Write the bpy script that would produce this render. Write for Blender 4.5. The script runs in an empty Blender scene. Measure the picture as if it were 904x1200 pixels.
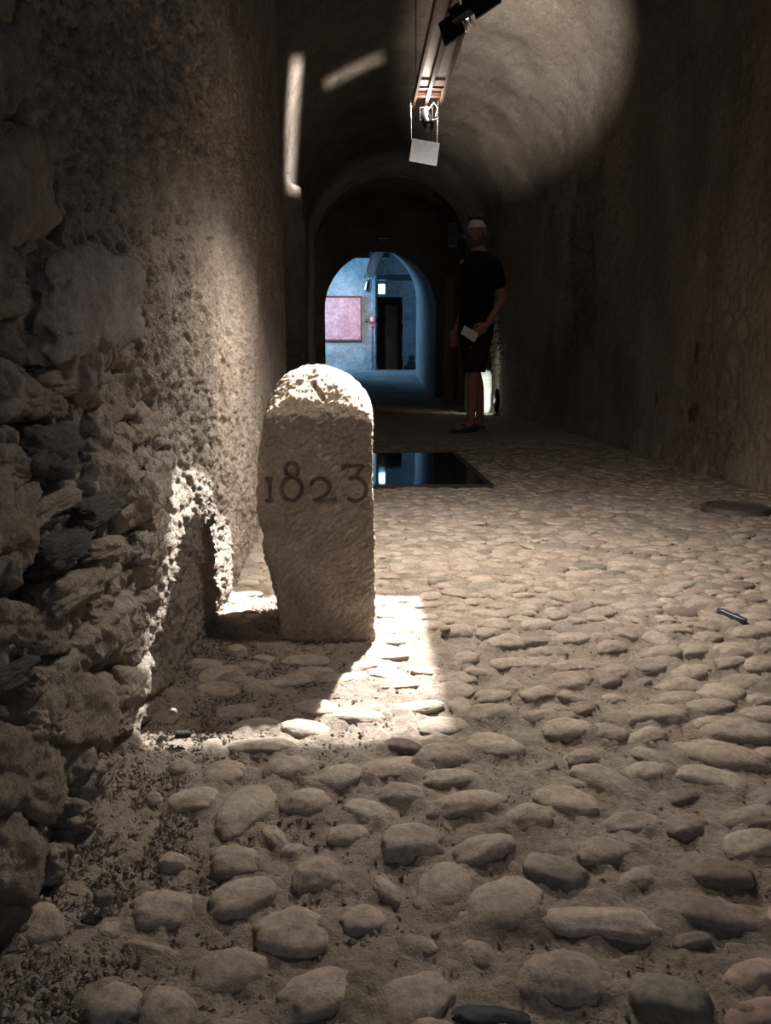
import bpy, bmesh, math, random
import numpy as np
from mathutils import Vector, Matrix, Quaternion

random.seed(7)
rng = np.random.default_rng(11)
scene = bpy.context.scene
COL = scene.collection
R = math.radians

# ------------------------------------------------------------------ camera
cam_data = bpy.data.cameras.new('camera')
cam = bpy.data.objects.new('camera', cam_data)
COL.objects.link(cam)
cam_data.sensor_fit = 'VERTICAL'
cam_data.sensor_height = 36.0
cam_data.lens = 27.0                      # 900 px focal length on a 1200 px tall frame
cam_data.clip_start = 0.02
cam.location = (0, 0, 0.56)
cam.rotation_euler = (R(90 - 10.82), 0, R(-2.19))
scene.camera = cam

# ------------------------------------------------------------------ world, exposure
world = bpy.data.worlds.new('world')
scene.world = world
world.use_nodes = True
world.node_tree.nodes['Background'].inputs[0].default_value = (0.80, 0.84, 1.0, 1)
world.node_tree.nodes['Background'].inputs[1].default_value = 0.62
vs = scene.view_settings
vs.view_transform = 'Standard'
vs.look = 'None'
vs.gamma = 1.0
vs.use_curve_mapping = False
vs.exposure = 0.1

# ------------------------------------------------------------------ lights
def aim(o, d, xref=(1, 0, 0)):
    z = -Vector(d).normalized()
    x = Vector(xref); x = (x - z * x.dot(z)).normalized()
    y = z.cross(x)
    o.rotation_euler = Matrix((x, y, z)).transposed().to_euler()

def spot(name, loc, target, power, angle, blend, color=(1, 1, 1), radius=0.01, shutters=None, xref=(1, 0, 0)):
    l = bpy.data.lights.new(name, 'SPOT')
    l.energy = power; l.spot_size = R(angle); l.spot_blend = blend
    l.color = color; l.shadow_soft_size = radius
    o = bpy.data.objects.new(name, l)
    COL.objects.link(o)
    o.location = loc
    aim(o, Vector(target) - Vector(loc), xref)
    if shutters:                               # framing shutters of a profile spot: left, right, bottom, top as slopes, edge softness
        u0, u1, v0, v1, sft = shutters
        l.use_nodes = True
        N, L = l.node_tree.nodes, l.node_tree.links
        em = N['Emission']
        tc = N.new('ShaderNodeTexCoord'); sp = N.new('ShaderNodeSeparateXYZ')
        L.new(tc.outputs['Normal'], sp.inputs[0])
        def mth(op, a, b):
            n = N.new('ShaderNodeMath'); n.operation = op
            for i, q in enumerate((a, b)):
                if isinstance(q, float): n.inputs[i].default_value = q
                else: L.new(q, n.inputs[i])
            return n.outputs[0]
        az = mth('ABSOLUTE', sp.outputs[2], 0.0)
        out = None
        for comp, lo, hi in ((0, u0, u1), (1, v0, v1)):
            q = mth('DIVIDE', sp.outputs[comp], az)
            for a, b in ((lo - sft, lo + sft), (hi + sft, hi - sft)):
                mr = N.new('ShaderNodeMapRange'); mr.interpolation_type = 'SMOOTHSTEP'
                mr.inputs['From Min'].default_value = a; mr.inputs['From Max'].default_value = b
                L.new(q, mr.inputs['Value'])
                out = mr.outputs[0] if out is None else mth('MULTIPLY', out, mr.outputs[0])
        L.new(out, em.inputs['Strength'])
    return o

# the small spotlight and its metal sheet at the rail's end: framed beam, spill round it, its bare bulb, and the beam's streaks on the vault
spot('spotlight_beam', (0.182, 2.085, 1.095), (-0.143, 1.538, 0.0), 430, 70.0, 0.1, (1.0, 0.975, 0.94), 0.006, (-0.236, 0.235, -0.285, 0.235, 0.012))
spot('spotlight_spill', (0.18, 2.07, 1.052), (0.22, 2.06, 0.0), 88, 160, 1.0, (1.0, 0.91, 0.81), 0.012)
bl = bpy.data.lights.new('spotlight_bulb', 'POINT'); bl.energy = 0.9; bl.color = (1.0, 0.88, 0.75); bl.shadow_soft_size = 0.004
bo = bpy.data.objects.new('spotlight_bulb', bl); COL.objects.link(bo); bo.location = (0.184, 2.090, 1.206)
spot('spotlight_streak', (0.150, 2.10, 1.195), (-0.58, 7.3, 2.5), 26000, 34, 0.5, (1.0, 0.95, 0.9), 0.012, (-0.004, 0.004, -0.075, 0.12, 0.018))
spot('spotlight_arc', (0.150, 2.10, 1.195), (0.0, 7.0, 2.98), 5600, 24, 0.5, (1.0, 0.95, 0.9), 0.012, (-0.05, 0.05, -0.004, 0.004, 0.012), (1, 0, 0.45))
# the flood lamp with the two flaps: beam on the vault and the open side between its flaps
spot('flood_lamp_beam', (0.247, 1.56, 1.195), (1.30, 6.6, 3.0), 2200, 22, 1.0, (1.0, 0.92, 0.84), 0.015)
spot('flood_lamp_glow', (0.243, 1.545, 1.165), (0.60, 1.80, 0.0), 20, 178, 0.6, (1.0, 0.89, 0.77), 0.02)
# floor spotlight on the low block, and the far room's own lamp and daylight
spot('floor_spot_light', (1.545, 8.70, 0.16), (1.50, 9.05, 0.24), 18, 110, 0.4, (0.95, 1.0, 0.93), 0.02)
spot('panel_light', (0.28, 19.05, 2.26), (-0.62, 22.0, 1.75), 210, 60, 0.9, (1.0, 0.92, 0.86), 0.03)
def area(name, loc, d, sx, sy, power, color):
    l = bpy.data.lights.new(name, 'AREA'); l.shape = 'RECTANGLE'; l.size = sx; l.size_y = sy
    l.energy = power; l.color = color
    o = bpy.data.objects.new(name, l); COL.objects.link(o); o.location = loc
    aim(o, d, (0, 1, 0)); return o
area('window_left_offscreen', (-2.88, 20.2, 2.6), (1, 0.05, -0.25), 1.5, 1.5, 230, (0.25, 0.60, 1.0))

# ------------------------------------------------------------------ noise
def _hash(ix, iy, iz, seed):
    h = (ix * 374761393 + iy * 668265263 + iz * 2147483647 + seed * 974634777) & 0xFFFFFFFF
    h = ((h ^ (h >> 13)) * 1274126177) & 0xFFFFFFFF
    h = ((h ^ (h >> 16)) * 2246822519) & 0xFFFFFFFF
    return ((h ^ (h >> 15)) & 0xFFFFFF).astype(np.float64) / 0xFFFFFF

def vnoise(P, seed=0):
    Pi = np.floor(P).astype(np.int64); f = P - Pi
    f = f * f * f * (f * (f * 6 - 15) + 10)
    x, y, z = Pi[:, 0], Pi[:, 1], Pi[:, 2]
    fx, fy, fz = f[:, 0], f[:, 1], f[:, 2]
    def L(a, b, t): return a + (b - a) * t
    h = lambda a, b, c: _hash(x + a, y + b, z + c, seed)
    n = L(L(L(h(0,0,0), h(1,0,0), fx), L(h(0,1,0), h(1,1,0), fx), fy),
          L(L(h(0,0,1), h(1,0,1), fx), L(h(0,1,1), h(1,1,1), fx), fy), fz)
    return n * 2 - 1

def fbm(P, scale, octs=4, seed=0, gain=0.5):
    out = np.zeros(len(P)); a = 1.0; q = P * scale; t = 0
    for i in range(octs):
        out += a * vnoise(q + 17.3 * i, seed + i); t += a
        a *= gain; q = q * 2.03
    return out / t

def worley(u, v, seed=0):
    iu = np.floor(u).astype(np.int64); iv = np.floor(v).astype(np.int64)
    f1 = np.full(len(u), 9.0); f2 = np.full(len(u), 9.0); cid = np.zeros(len(u))
    z = np.zeros_like(iu)
    for a in (-1, 0, 1):
        for b in (-1, 0, 1):
            cx = iu + a; cy = iv + b
            px = cx + _hash(cx, cy, z, seed); py = cy + _hash(cx, cy, z + 1, seed)
            d = np.hypot(px - u, py - v)
            m = d < f1
            f2 = np.where(m, f1, np.minimum(f2, d))
            cid = np.where(m, _hash(cx, cy, z + 2, seed), cid)
            f1 = np.where(m, d, f1)
    return f1, f2, cid

def sstep(a, b, x):
    t = np.clip((x - a) / (b - a), 0, 1)
    return t * t * (3 - 2 * t)

# ------------------------------------------------------------------ mesh helpers
def mesh_arrays(name, V, Q, smooth=True):
    me = bpy.data.meshes.new(name)
    V = np.asarray(V, np.float32); Q = np.asarray(Q, np.int32)
    k = Q.shape[1]
    me.vertices.add(len(V)); me.vertices.foreach_set('co', V.ravel())
    me.loops.add(Q.size); me.loops.foreach_set('vertex_index', Q.ravel())
    me.polygons.add(len(Q))
    me.polygons.foreach_set('loop_start', np.arange(0, Q.size, k, dtype=np.int32))
    me.polygons.foreach_set('loop_total', np.full(len(Q), k, np.int32))
    me.polygons.foreach_set('use_smooth', np.full(len(Q), smooth, bool))
    me.update(calc_edges=True); me.validate()
    return me

def obj(name, me, mat=None, parent=None, loc=None):
    o = bpy.data.objects.new(name, me)
    COL.objects.link(o)
    if mat is not None and me is not None:
        if len(me.materials) == 0: me.materials.append(mat)
    if parent is not None: o.parent = parent
    if loc is not None: o.location = loc
    return o

def empty(name, loc, rotz=0.0):
    o = bpy.data.objects.new(name, None); COL.objects.link(o)
    o.location = loc; o.rotation_euler = (0, 0, rotz); o.empty_display_size = 0.05
    return o

def tag(o, label, cat, group=None):
    o['label'] = label; o['category'] = cat
    if group: o['group'] = group
    return o

def structure(o):
    o['kind'] = 'structure'; return o

def grid_quads(nu, nv, flip=False):
    i = np.arange(nu - 1)[:, None] * nv + np.arange(nv - 1)[None, :]
    q = np.stack([i, i + nv, i + nv + 1, i + 1], -1).reshape(-1, 4)
    return q[:, ::-1] if flip else q

def bm_mesh(name, bm, smooth=False):
    me = bpy.data.meshes.new(name); bm.to_mesh(me); bm.free()
    if smooth:
        me.polygons.foreach_set('use_smooth', np.ones(len(me.polygons), bool))
    return me

def bm_box(bm, c, size, rot=None, bevel=0.0):
    r = bmesh.ops.create_cube(bm, size=1.0)
    vs_ = r['verts']
    if bevel > 0:
        pass
    M = Matrix.Translation(Vector(c)) @ (rot.to_4x4() if rot is not None else Matrix.Identity(4)) @ Matrix.Diagonal((*size, 1))
    bmesh.ops.transform(bm, matrix=M, verts=vs_)
    if bevel > 0:
        es = list({e for v in vs_ for e in v.link_edges})
        bmesh.ops.bevel(bm, geom=es, offset=bevel, segments=2, affect='EDGES', profile=0.6)

def box_mesh(name, c, size, rot=None, bevel=0.0):
    bm = bmesh.new(); bm_box(bm, c, size, rot, bevel); return bm_mesh(name, bm)

def tube(pts, radii, n=10, cap=True):
    """tapered tube with rounded ends along a polyline -> V, list of faces"""
    pts = [Vector(p) for p in pts]
    if not hasattr(radii, '__len__'): radii = [radii] * len(pts)
    P, Rr = [], []
    d0 = (pts[1] - pts[0]).normalized(); d1 = (pts[-1] - pts[-2]).normalized()
    if cap:
        for a in (80, 50, 22): P.append(pts[0] - d0 * radii[0] * math.sin(R(a))); Rr.append(radii[0] * math.cos(R(a)))
    for p, r in zip(pts, radii): P.append(p); Rr.append(r)
    if cap:
        for a in (22, 50, 80): P.append(pts[-1] + d1 * radii[-1] * math.sin(R(a))); Rr.append(radii[-1] * math.cos(R(a)))
    V, Fc = [], []
    ref = Vector((0, 0, 1)) if abs(d0.z) < 0.9 else Vector((1, 0, 0))
    m = len(P)
    for i in range(m):
        t = (P[min(i + 1, m - 1)] - P[max(i - 1, 0)]).normalized()
        x = (ref - t * ref.dot(t)).normalized(); y = t.cross(x); ref = x
        for k in range(n):
            a = 2 * math.pi * k / n
            V.append(P[i] + (x * math.cos(a) + y * math.sin(a)) * Rr[i])
    for i in range(m - 1):
        for k in range(n):
            Fc.append((i * n + k, i * n + (k + 1) % n, (i + 1) * n + (k + 1) % n, (i + 1) * n + k))
    Fc.append(tuple(range(n))[::-1]); Fc.append(tuple((m - 1) * n + k for k in range(n)))
    return V, Fc

def join_pydata(name, parts, smooth=True):
    V, Fc = [], []
    for v, f in parts:
        b = len(V); V += [tuple(p) for p in v]; Fc += [tuple(i + b for i in q) for q in f]
    me = bpy.data.meshes.new(name); me.from_pydata(V, [], Fc); me.update()
    bm = bmesh.new(); bm.from_mesh(me); bmesh.ops.recalc_face_normals(bm, faces=bm.faces); bm.to_mesh(me); bm.free()
    if smooth: me.polygons.foreach_set('use_smooth', np.ones(len(me.polygons), bool))
    return me

def lathe(profile, n=32, axis='Z'):
    V, Fc = [], []
    for r, z in profile:
        for k in range(n):
            a = 2 * math.pi * k / n
            V.append((r * math.cos(a), r * math.sin(a), z))
    m = len(profile)
    for i in range(m - 1):
        for k in range(n):
            Fc.append((i * n + k, i * n + (k + 1) % n, (i + 1) * n + (k + 1) % n, (i + 1) * n + k))
    Fc.append(tuple(range(n))[::-1]); Fc.append(tuple((m - 1) * n + k for k in range(n)))
    return V, Fc

def ellipsoid(c, r, n=16, m=10, rot=None):
    V, Fc = [], []
    for i in range(m + 1):
        th = math.pi * (0.02 + 0.96 * i / m)
        for k in range(n):
            a = 2 * math.pi * k / n
            p = Vector((r[0] * math.sin(th) * math.cos(a), r[1] * math.sin(th) * math.sin(a), r[2] * math.cos(th)))
            if rot is not None: p = rot @ p
            V.append(p + Vector(c))
    for i in range(m):
        for k in range(n):
            Fc.append((i * n + k, (i + 1) * n + k, (i + 1) * n + (k + 1) % n, i * n + (k + 1) % n))
    Fc.append(tuple(range(n))); Fc.append(tuple(m * n + k for k in range(n))[::-1])
    return V, Fc

# ------------------------------------------------------------------ materials
def new_mat(name):
    m = bpy.data.materials.new(name); m.use_nodes = True
    return m, m.node_tree.nodes, m.node_tree.links, m.node_tree.nodes['Principled BSDF']

def mineral(name, c1, c2, c3, scale=6.0, fine=60.0, bump=0.4, dist=0.004, rough=0.95, vary=0.0, stretch=(1, 1, 1), attr=None, speck=None):
    """dusty stone / plaster: broad colour drift, fine grain, fine relief"""
    m, N, L, b = new_mat(name)
    geo = N.new('ShaderNodeNewGeometry'); mp = N.new('ShaderNodeMapping'); mp.inputs['Scale'].default_value = stretch
    oi = N.new('ShaderNodeObjectInfo')
    add = N.new('ShaderNodeVectorMath'); add.operation = 'ADD'
    mul = N.new('ShaderNodeVectorMath'); mul.operation = 'SCALE'
    L.new(geo.outputs['Position'], mp.inputs['Vector'])
    cx = N.new('ShaderNodeCombineXYZ')
    for i in range(3): L.new(oi.outputs['Random'], cx.inputs[i])
    L.new(cx.outputs[0], mul.inputs[0]); mul.inputs['Scale'].default_value = 37.0 if vary > 0 else 0.0
    L.new(mp.outputs[0], add.inputs[0]); L.new(mul.outputs[0], add.inputs[1])
    n1 = N.new('ShaderNodeTexNoise'); n1.inputs['Scale'].default_value = scale; n1.inputs['Detail'].default_value = 6; n1.inputs['Roughness'].default_value = 0.6
    n2 = N.new('ShaderNodeTexNoise'); n2.inputs['Scale'].default_value = fine; n2.inputs['Detail'].default_value = 5; n2.inputs['Roughness'].default_value = 0.65
    L.new(add.outputs[0], n1.inputs['Vector']); L.new(add.outputs[0], n2.inputs['Vector'])
    cr = N.new('ShaderNodeValToRGB')
    cr.color_ramp.elements[0].position = 0.32; cr.color_ramp.elements[0].color = (*c1, 1)
    cr.color_ramp.elements[1].position = 0.70; cr.color_ramp.elements[1].color = (*c3, 1)
    e = cr.color_ramp.elements.new(0.5); e.color = (*c2, 1)
    L.new(n1.outputs['Fac'], cr.inputs['Fac'])
    mr = N.new('ShaderNodeMapRange'); mr.inputs['From Min'].default_value = 0.3; mr.inputs['From Max'].default_value = 0.7
    mr.inputs['To Min'].default_value = 0.70; mr.inputs['To Max'].default_value = 1.20
    L.new(n2.outputs['Fac'], mr.inputs['Value'])
    mx = N.new('ShaderNodeMix'); mx.data_type = 'RGBA'; mx.blend_type = 'MULTIPLY'; mx.inputs['Factor'].default_value = 1.0
    L.new(cr.outputs['Color'], mx.inputs[6]); L.new(mr.outputs[0], mx.inputs[7])
    col = mx.outputs[2]
    if vary > 0:
        mr2 = N.new('ShaderNodeMapRange'); mr2.inputs['To Min'].default_value = 1 - vary; mr2.inputs['To Max'].default_value = 1 + vary
        L.new(oi.outputs['Random'], mr2.inputs['Value'])
        mx2 = N.new('ShaderNodeMix'); mx2.data_type = 'RGBA'; mx2.blend_type = 'MULTIPLY'; mx2.inputs['Factor'].default_value = 1.0
        L.new(col, mx2.inputs[6]); L.new(mr2.outputs[0], mx2.inputs[7]); col = mx2.outputs[2]
    if attr is not None:                         # (attribute name, colour) patches of another real colour
        for an, ac in attr:
            at = N.new('ShaderNodeAttribute'); at.attribute_name = an
            mx3 = N.new('ShaderNodeMix'); mx3.data_type = 'RGBA'
            L.new(at.outputs['Fac'], mx3.inputs['Factor']); L.new(col, mx3.inputs[6]); mx3.inputs[7].default_value = (*ac, 1)
            col = mx3.outputs[2]
    L.new(col, b.inputs['Base Color'])
    b.inputs['Roughness'].default_value = rough; b.inputs['Specular IOR Level'].default_value = 0.15
    n3 = N.new('ShaderNodeTexNoise'); n3.inputs['Scale'].default_value = fine * 2.2; n3.inputs['Detail'].default_value = 6; n3.inputs['Roughness'].default_value = 0.7
    L.new(add.outputs[0], n3.inputs['Vector'])
    bp = N.new('ShaderNodeBump'); bp.inputs['Strength'].default_value = bump; bp.inputs['Distance'].default_value = dist
    L.new(n3.outputs['Fac'], bp.inputs['Height']); L.new(bp.outputs[0], b.inputs['Normal'])
    return m

def plain(name, c, rough=0.6, metal=0.0, spec=0.5, emit=None, estr=0.0, grain=0.12, gscale=80.0):
    m, N, L, b = new_mat(name)
    tc = N.new('ShaderNodeTexCoord'); n = N.new('ShaderNodeTexNoise'); n.inputs['Scale'].default_value = gscale; n.inputs['Detail'].default_value = 4
    L.new(tc.outputs['Object'], n.inputs['Vector'])
    cr = N.new('ShaderNodeValToRGB')
    cr.color_ramp.elements[0].position = 0.3; cr.color_ramp.elements[0].color = (*[x * (1 - grain) for x in c], 1)
    cr.color_ramp.elements[1].position = 0.7; cr.color_ramp.elements[1].color = (*[min(1, x * (1 + grain)) for x in c], 1)
    L.new(n.outputs['Fac'], cr.inputs['Fac']); L.new(cr.outputs[0], b.inputs['Base Color'])
    b.inputs['Roughness'].default_value = rough; b.inputs['Metallic'].default_value = metal; b.inputs['Specular IOR Level'].default_value = spec
    if emit: b.inputs['Emission Color'].default_value = (*emit, 1); b.inputs['Emission Strength'].default_value = estr
    return m

M = {}
M['dust'] = mineral('dusty_earth', (0.235, 0.192, 0.155), (0.30, 0.25, 0.205), (0.37, 0.315, 0.265), 9, 110, 0.9, 0.006)
M['cobble'] = mineral('dusty_cobble', (0.27, 0.222, 0.18), (0.33, 0.275, 0.225), (0.40, 0.34, 0.285), 22, 130, 0.6, 0.003, 0.9, 0.10)
M['cobble_dark'] = mineral('dark_cobble', (0.16, 0.13, 0.11), (0.21, 0.17, 0.145), (0.28, 0.23, 0.19), 16, 120, 0.3, 0.002, 0.8, 0.15)
M['cobble_green'] = mineral('green_grey_cobble', (0.15, 0.135, 0.115), (0.21, 0.185, 0.155), (0.28, 0.24, 0.20), 18, 120, 0.25, 0.002, 0.8, 0.12)
M['cobble_black'] = mineral('blue_black_cobble', (0.02, 0.024, 0.03), (0.03, 0.036, 0.045), (0.07, 0.075, 0.08), 16, 90, 0.3, 0.002, 0.6, 0.1)
M['cobble_red'] = mineral('reddish_cobble', (0.26, 0.195, 0.16), (0.32, 0.24, 0.20), (0.37, 0.285, 0.24), 14, 100, 0.25, 0.002, 0.85, 0.1)
M['plaster_left'] = mineral('rough_earth_plaster', (0.27, 0.225, 0.185), (0.35, 0.295, 0.25), (0.43, 0.375, 0.325), 9, 90, 1.0, 0.010)
M['plaster_right'] = mineral('brown_lime_plaster', (0.20, 0.16, 0.125), (0.28, 0.23, 0.18), (0.36, 0.30, 0.245), 2.2, 36, 0.9, 0.014, stretch=(1, 1, 0.5),
                             attr=(('rust', (0.17, 0.06, 0.028)), ('bare', (0.13, 0.108, 0.09))))
M['vault'] = mineral('vault_plaster', (0.19, 0.155, 0.125), (0.26, 0.215, 0.175), (0.33, 0.28, 0.23), 2.6, 36, 0.8, 0.012)
M['plaster_passage'] = mineral('passage_plaster', (0.17, 0.14, 0.115), (0.23, 0.19, 0.155), (0.29, 0.245, 0.20), 2.5, 40, 0.6, 0.008)
M['wall_stone'] = mineral('earthy_wall_stone', (0.23, 0.19, 0.155), (0.30, 0.25, 0.205), (0.38, 0.32, 0.27), 14, 70, 1.0, 0.010, 0.95, 0.12)
M['slate'] = mineral('dark_slate', (0.075, 0.065, 0.062), (0.11, 0.096, 0.09), (0.16, 0.14, 0.13), 16, 80, 1.0, 0.008, 0.85, 0.15, stretch=(1, 1, 3))
M['grey_stone'] = mineral('grey_wall_stone', (0.20, 0.175, 0.165), (0.26, 0.23, 0.215), (0.33, 0.295, 0.275), 16, 70, 1.0, 0.009, 0.92, 0.1)
M['date_stone'] = mineral('pale_cut_stone', (0.40, 0.31, 0.23), (0.48, 0.385, 0.295), (0.57, 0.475, 0.38), 11, 130, 0.9, 0.006)
M['far_plaster'] = mineral('pale_grey_plaster', (0.30, 0.31, 0.32), (0.42, 0.43, 0.44), (0.52, 0.53, 0.54), 2.2, 14, 0.6, 0.02)
M['far_floor'] = mineral('far_stone_floor', (0.20, 0.19, 0.185), (0.28, 0.27, 0.26), (0.35, 0.335, 0.32), 2.0, 20, 0.5, 0.01)
M['rail'] = plain('red_brown_steel', (0.09, 0.052, 0.042), 0.6, 0.2)
M['black_metal'] = plain('black_lamp_metal', (0.012, 0.012, 0.013), 0.4, 0.5)
M['chrome'] = plain('bright_metal', (0.75, 0.74, 0.72), 0.22, 1.0)
M['sheet'] = plain('pale_sheet_metal', (0.50, 0.53, 0.56), 0.4, 0.25)
M['cable_white'] = plain('pale_cable', (0.6, 0.57, 0.52), 0.6)
M['bulb'] = plain('lit_bulb', (1, 1, 1), 0.5, emit=(1.0, 0.93, 0.82), estr=14)
M['frame_steel'] = plain('dark_steel_frame', (0.05, 0.05, 0.05), 0.45, 0.7)
M['drain'] = plain('worn_iron', (0.13, 0.11, 0.095), 0.6, 0.5)
def glass_mat():
    m, N, L, b = new_mat('dark_floor_glass')
    tc = N.new('ShaderNodeTexCoord'); n = N.new('ShaderNodeTexNoise'); n.inputs['Scale'].default_value = 4; n.inputs['Detail'].default_value = 6
    L.new(tc.outputs['Object'], n.inputs['Vector'])
    mr = N.new('ShaderNodeMapRange'); mr.inputs['To Min'].default_value = 0.015; mr.inputs['To Max'].default_value = 0.05
    L.new(n.outputs['Fac'], mr.inputs['Value']); L.new(mr.outputs[0], b.inputs['Roughness'])
    b.inputs['Base Color'].default_value = (0.010, 0.012, 0.015, 1); b.inputs['IOR'].default_value = 2.2
    b.inputs['Coat Weight'].default_value = 0.0
    return m
M['floor_glass'] = glass_mat()

# ------------------------------------------------------------------ the tunnel shell
ZS, RISE, YEND = 2.10, 1.05, 11.4
def xl(D):
    return -0.33 - 0.25 * sstep(3.68, 3.86, D)
def xr(D):
    return 1.85 - 0.19 * sstep(8.15, 9.0, D) - 0.05 * sstep(9.0, 11.4, D)
def broad(P):
    return fbm(P, 1.1, 3, 3) * 0.035

def samples(lo, hi, f, mn):
    out = [lo]
    while out[-1] < hi:
        out.append(out[-1] + max(mn, f * abs(out[-1])))
    out[-1] = hi
    return np.array(out)

# wall_left ------------------------------------------------------------
Dl = np.concatenate([np.linspace(-2.5, 0.45, 24)[:-1], samples(0.45, 4.2, 0.0036, 0.003), samples(4.23, YEND, 0.009, 0.03)])
Zl = np.concatenate([np.linspace(-0.06, 1.3, 330)[:-1], np.linspace(1.3, 2.16, 110)])
DD, ZZ = [a.ravel() for a in np.meshgrid(Dl, Zl, indexing='ij')]
P = np.stack([xl(DD) * 0 - 0.33, DD, ZZ], 1)
mask_r = sstep(-0.14, 0.10, 1.70 - ZZ * 1.0 - DD + fbm(P, 5, 3, 40) * 0.22)
mask_r = mask_r * (1 - 0.85 * sstep(1.14, 1.26, DD) * (1 - sstep(0.24, 0.36, ZZ)))
warp1 = fbm(P, 6, 3, 50) * 0.35; warp2 = fbm(P, 6, 3, 55) * 0.35
f1, f2, cid = worley(DD / 0.15 + warp1 + ZZ * 1.2, ZZ / 0.065 + warp2, 5)
crack = 1 - sstep(0.02, 0.22, f2 - f1)
ridge = 0.5 - np.abs(fbm(P * np.array([1, 1, 1.6]), 11, 4, 66, 0.6)) * 1.6
rub = 0.004 + (cid - 0.5) * 0.022 - crack * 0.012 + fbm(P, 10, 4, 60, 0.5) * 0.030 - ridge * 0.003 + fbm(P, 60, 4, 64, 0.65) * 0.009
n_p = fbm(P, 34, 4, 70, 0.6)
plas = fbm(P, 4, 4, 71) * 0.018 + n_p * 0.011 - 0.008 * sstep(0.16, 0.40, fbm(P, 60, 3, 77, 0.6)) + fbm(P, 90, 3, 79, 0.7) * 0.013
far_smooth = sstep(2.0, 3.2, DD)
plas = plas * (1 - 0.55 * far_smooth)
pier = 0.10 * sstep(6.62, 6.68, DD) * (1 - sstep(7.8, 7.95, DD)) * (1 - sstep(2.02, 2.10, ZZ + fbm(P, 6, 3, 81) * 0.12))
pier_rough = (pier > 0.02) * (fbm(P, 5, 4, 83) * 0.05 - 0.05 * sstep(0.2, 0.4, fbm(P, 3.3, 2, 88)))
X = xl(DD) + broad(P) + mask_r * rub + (1 - mask_r) * plas + pier + pier_rough
me = mesh_arrays('wall_left', np.stack([X, DD, ZZ], 1), grid_quads(len(Dl), len(Zl), True))
wall_left = structure(obj('wall_left', me, M['plaster_left']))

# wall_right -----------------------------------------------------------
Dr = np.concatenate([np.linspace(-2.5, 2.2, 50)[:-1], samples(2.2, YEND, 0.0036, 0.006)])
Zr = np.linspace(-0.06, 2.16, 300)
DD, ZZ = [a.ravel() for a in np.meshgrid(Dr, Zr, indexing='ij')]
P = np.stack([DD * 0 + 1.85, DD, ZZ], 1)
wob = fbm(P, 3.0, 4, 90) * 0.25
bare = sstep(0.0, 0.35, 1 - np.abs((DD - 6.45 - 0.12 * np.sin(ZZ * 5) + wob * 0.8) / 0.42)) * sstep(0.45, 0.95, ZZ + wob) * (1 - sstep(2.0, 2.25, ZZ + wob))
bare_r = fbm(P, 9, 4, 92, 0.6)
hole = np.zeros(len(DD))
for hy, hz, hr in ((4.23, 1.09, 0.055), (4.36, 1.19, 0.035), (3.87, 0.86, 0.035), (3.83, 0.77, 0.03), (3.66, 0.73, 0.042), (3.74, 0.60, 0.045), (6.0, 1.72, 0.06), (5.3, 0.98, 0.03), (4.05, 0.8, 0.02), (5.55, 0.74, 0.05), (4.95, 0.62, 0.03), (4.9, 1.15, 0.022), (3.55, 1.15, 0.03)):
    d = np.hypot(DD - hy, (ZZ - hz) * 0.8) + wob * 0.10
    hole = np.maximum(hole, 1 - sstep(hr * 0.5, hr * 1.3, d))
pits = sstep(0.15, 0.34, fbm(P, 24, 3, 95, 0.6)) * (0.35 + sstep(-0.1, 0.3, fbm(P, 1.6, 2, 97)))
disp = broad(P) * 0.8 + fbm(P, 3.5, 4, 93) * 0.016 + fbm(P, 30, 3, 94, 0.65) * 0.008 - pits * 0.012 - hole * 0.030
disp += bare * (-0.008 + bare_r * 0.028 + fbm(P, 30, 2, 91) * 0.008)
low = 1 - sstep(0.0, 0.16, ZZ)
disp += low * (0.03 + fbm(P, 8, 3, 98) * 0.02)
X = xr(DD) - disp
me = mesh_arrays('wall_right', np.stack([X, DD, ZZ], 1), grid_quads(len(Dr), len(Zr)))
rust = np.zeros(len(DD))
for ry, rz, ra, rb in ((4.22, 0.29, 0.10, 0.07), (4.15, 0.33, 0.06, 0.06), (4.21, 0.64, 0.035, 0.06), (4.26, 0.10, 0.12, 0.16), (4.7, 0.36, 0.02, 0.04)):
    d = np.hypot((DD - ry) / ra, (ZZ - rz) / rb) + fbm(P, 14, 4, 99) * 1.1
    rust = np.maximum(rust, (1 - sstep(0.4, 1.15, d)) * (0.35 if rb > 0.1 else 0.95))
for nm, arr in (('rust', rust), ('bare', bare * np.clip(0.6 + fbm(P, 5, 3, 89), 0, 0.9))):
    a = me.attributes.new(nm, 'FLOAT', 'POINT'); a.data.foreach_set('value', np.clip(arr, 0, 1).astype(np.float32))
wall_right = structure(obj('wall_right', me, M['plaster_right']))

# ceiling vault ---------------------------------------------------------
Dv = np.concatenate([np.linspace(-2.5, 2.0, 40)[:-1], samples(2.0, YEND, 0.007, 0.012)])
PH = np.linspace(-0.03, math.pi + 0.03, 260)
DD, PP = [a.ravel() for a in np.meshgrid(Dv, PH, indexing='ij')]
cx = (xl(DD) + xr(DD)) / 2; hw = (xr(DD) - xl(DD)) / 2
P = np.stack([cx - hw * np.cos(PP), DD, ZS + RISE * np.sin(PP)], 1)
e = broad(P) + fbm(P, 4, 4, 110) * 0.010 + fbm(P, 28, 3, 111) * 0.004 - 0.010 * sstep(0.24, 0.42, fbm(P, 20, 3, 112))
V = np.stack([P[:, 0] + e * np.cos(PP), DD, P[:, 2] - e * np.sin(PP)], 1)
me = mesh_arrays('ceiling', V, grid_quads(len(Dv), len(PH), True))
ceiling = structure(obj('ceiling', me, M['vault']))

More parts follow.
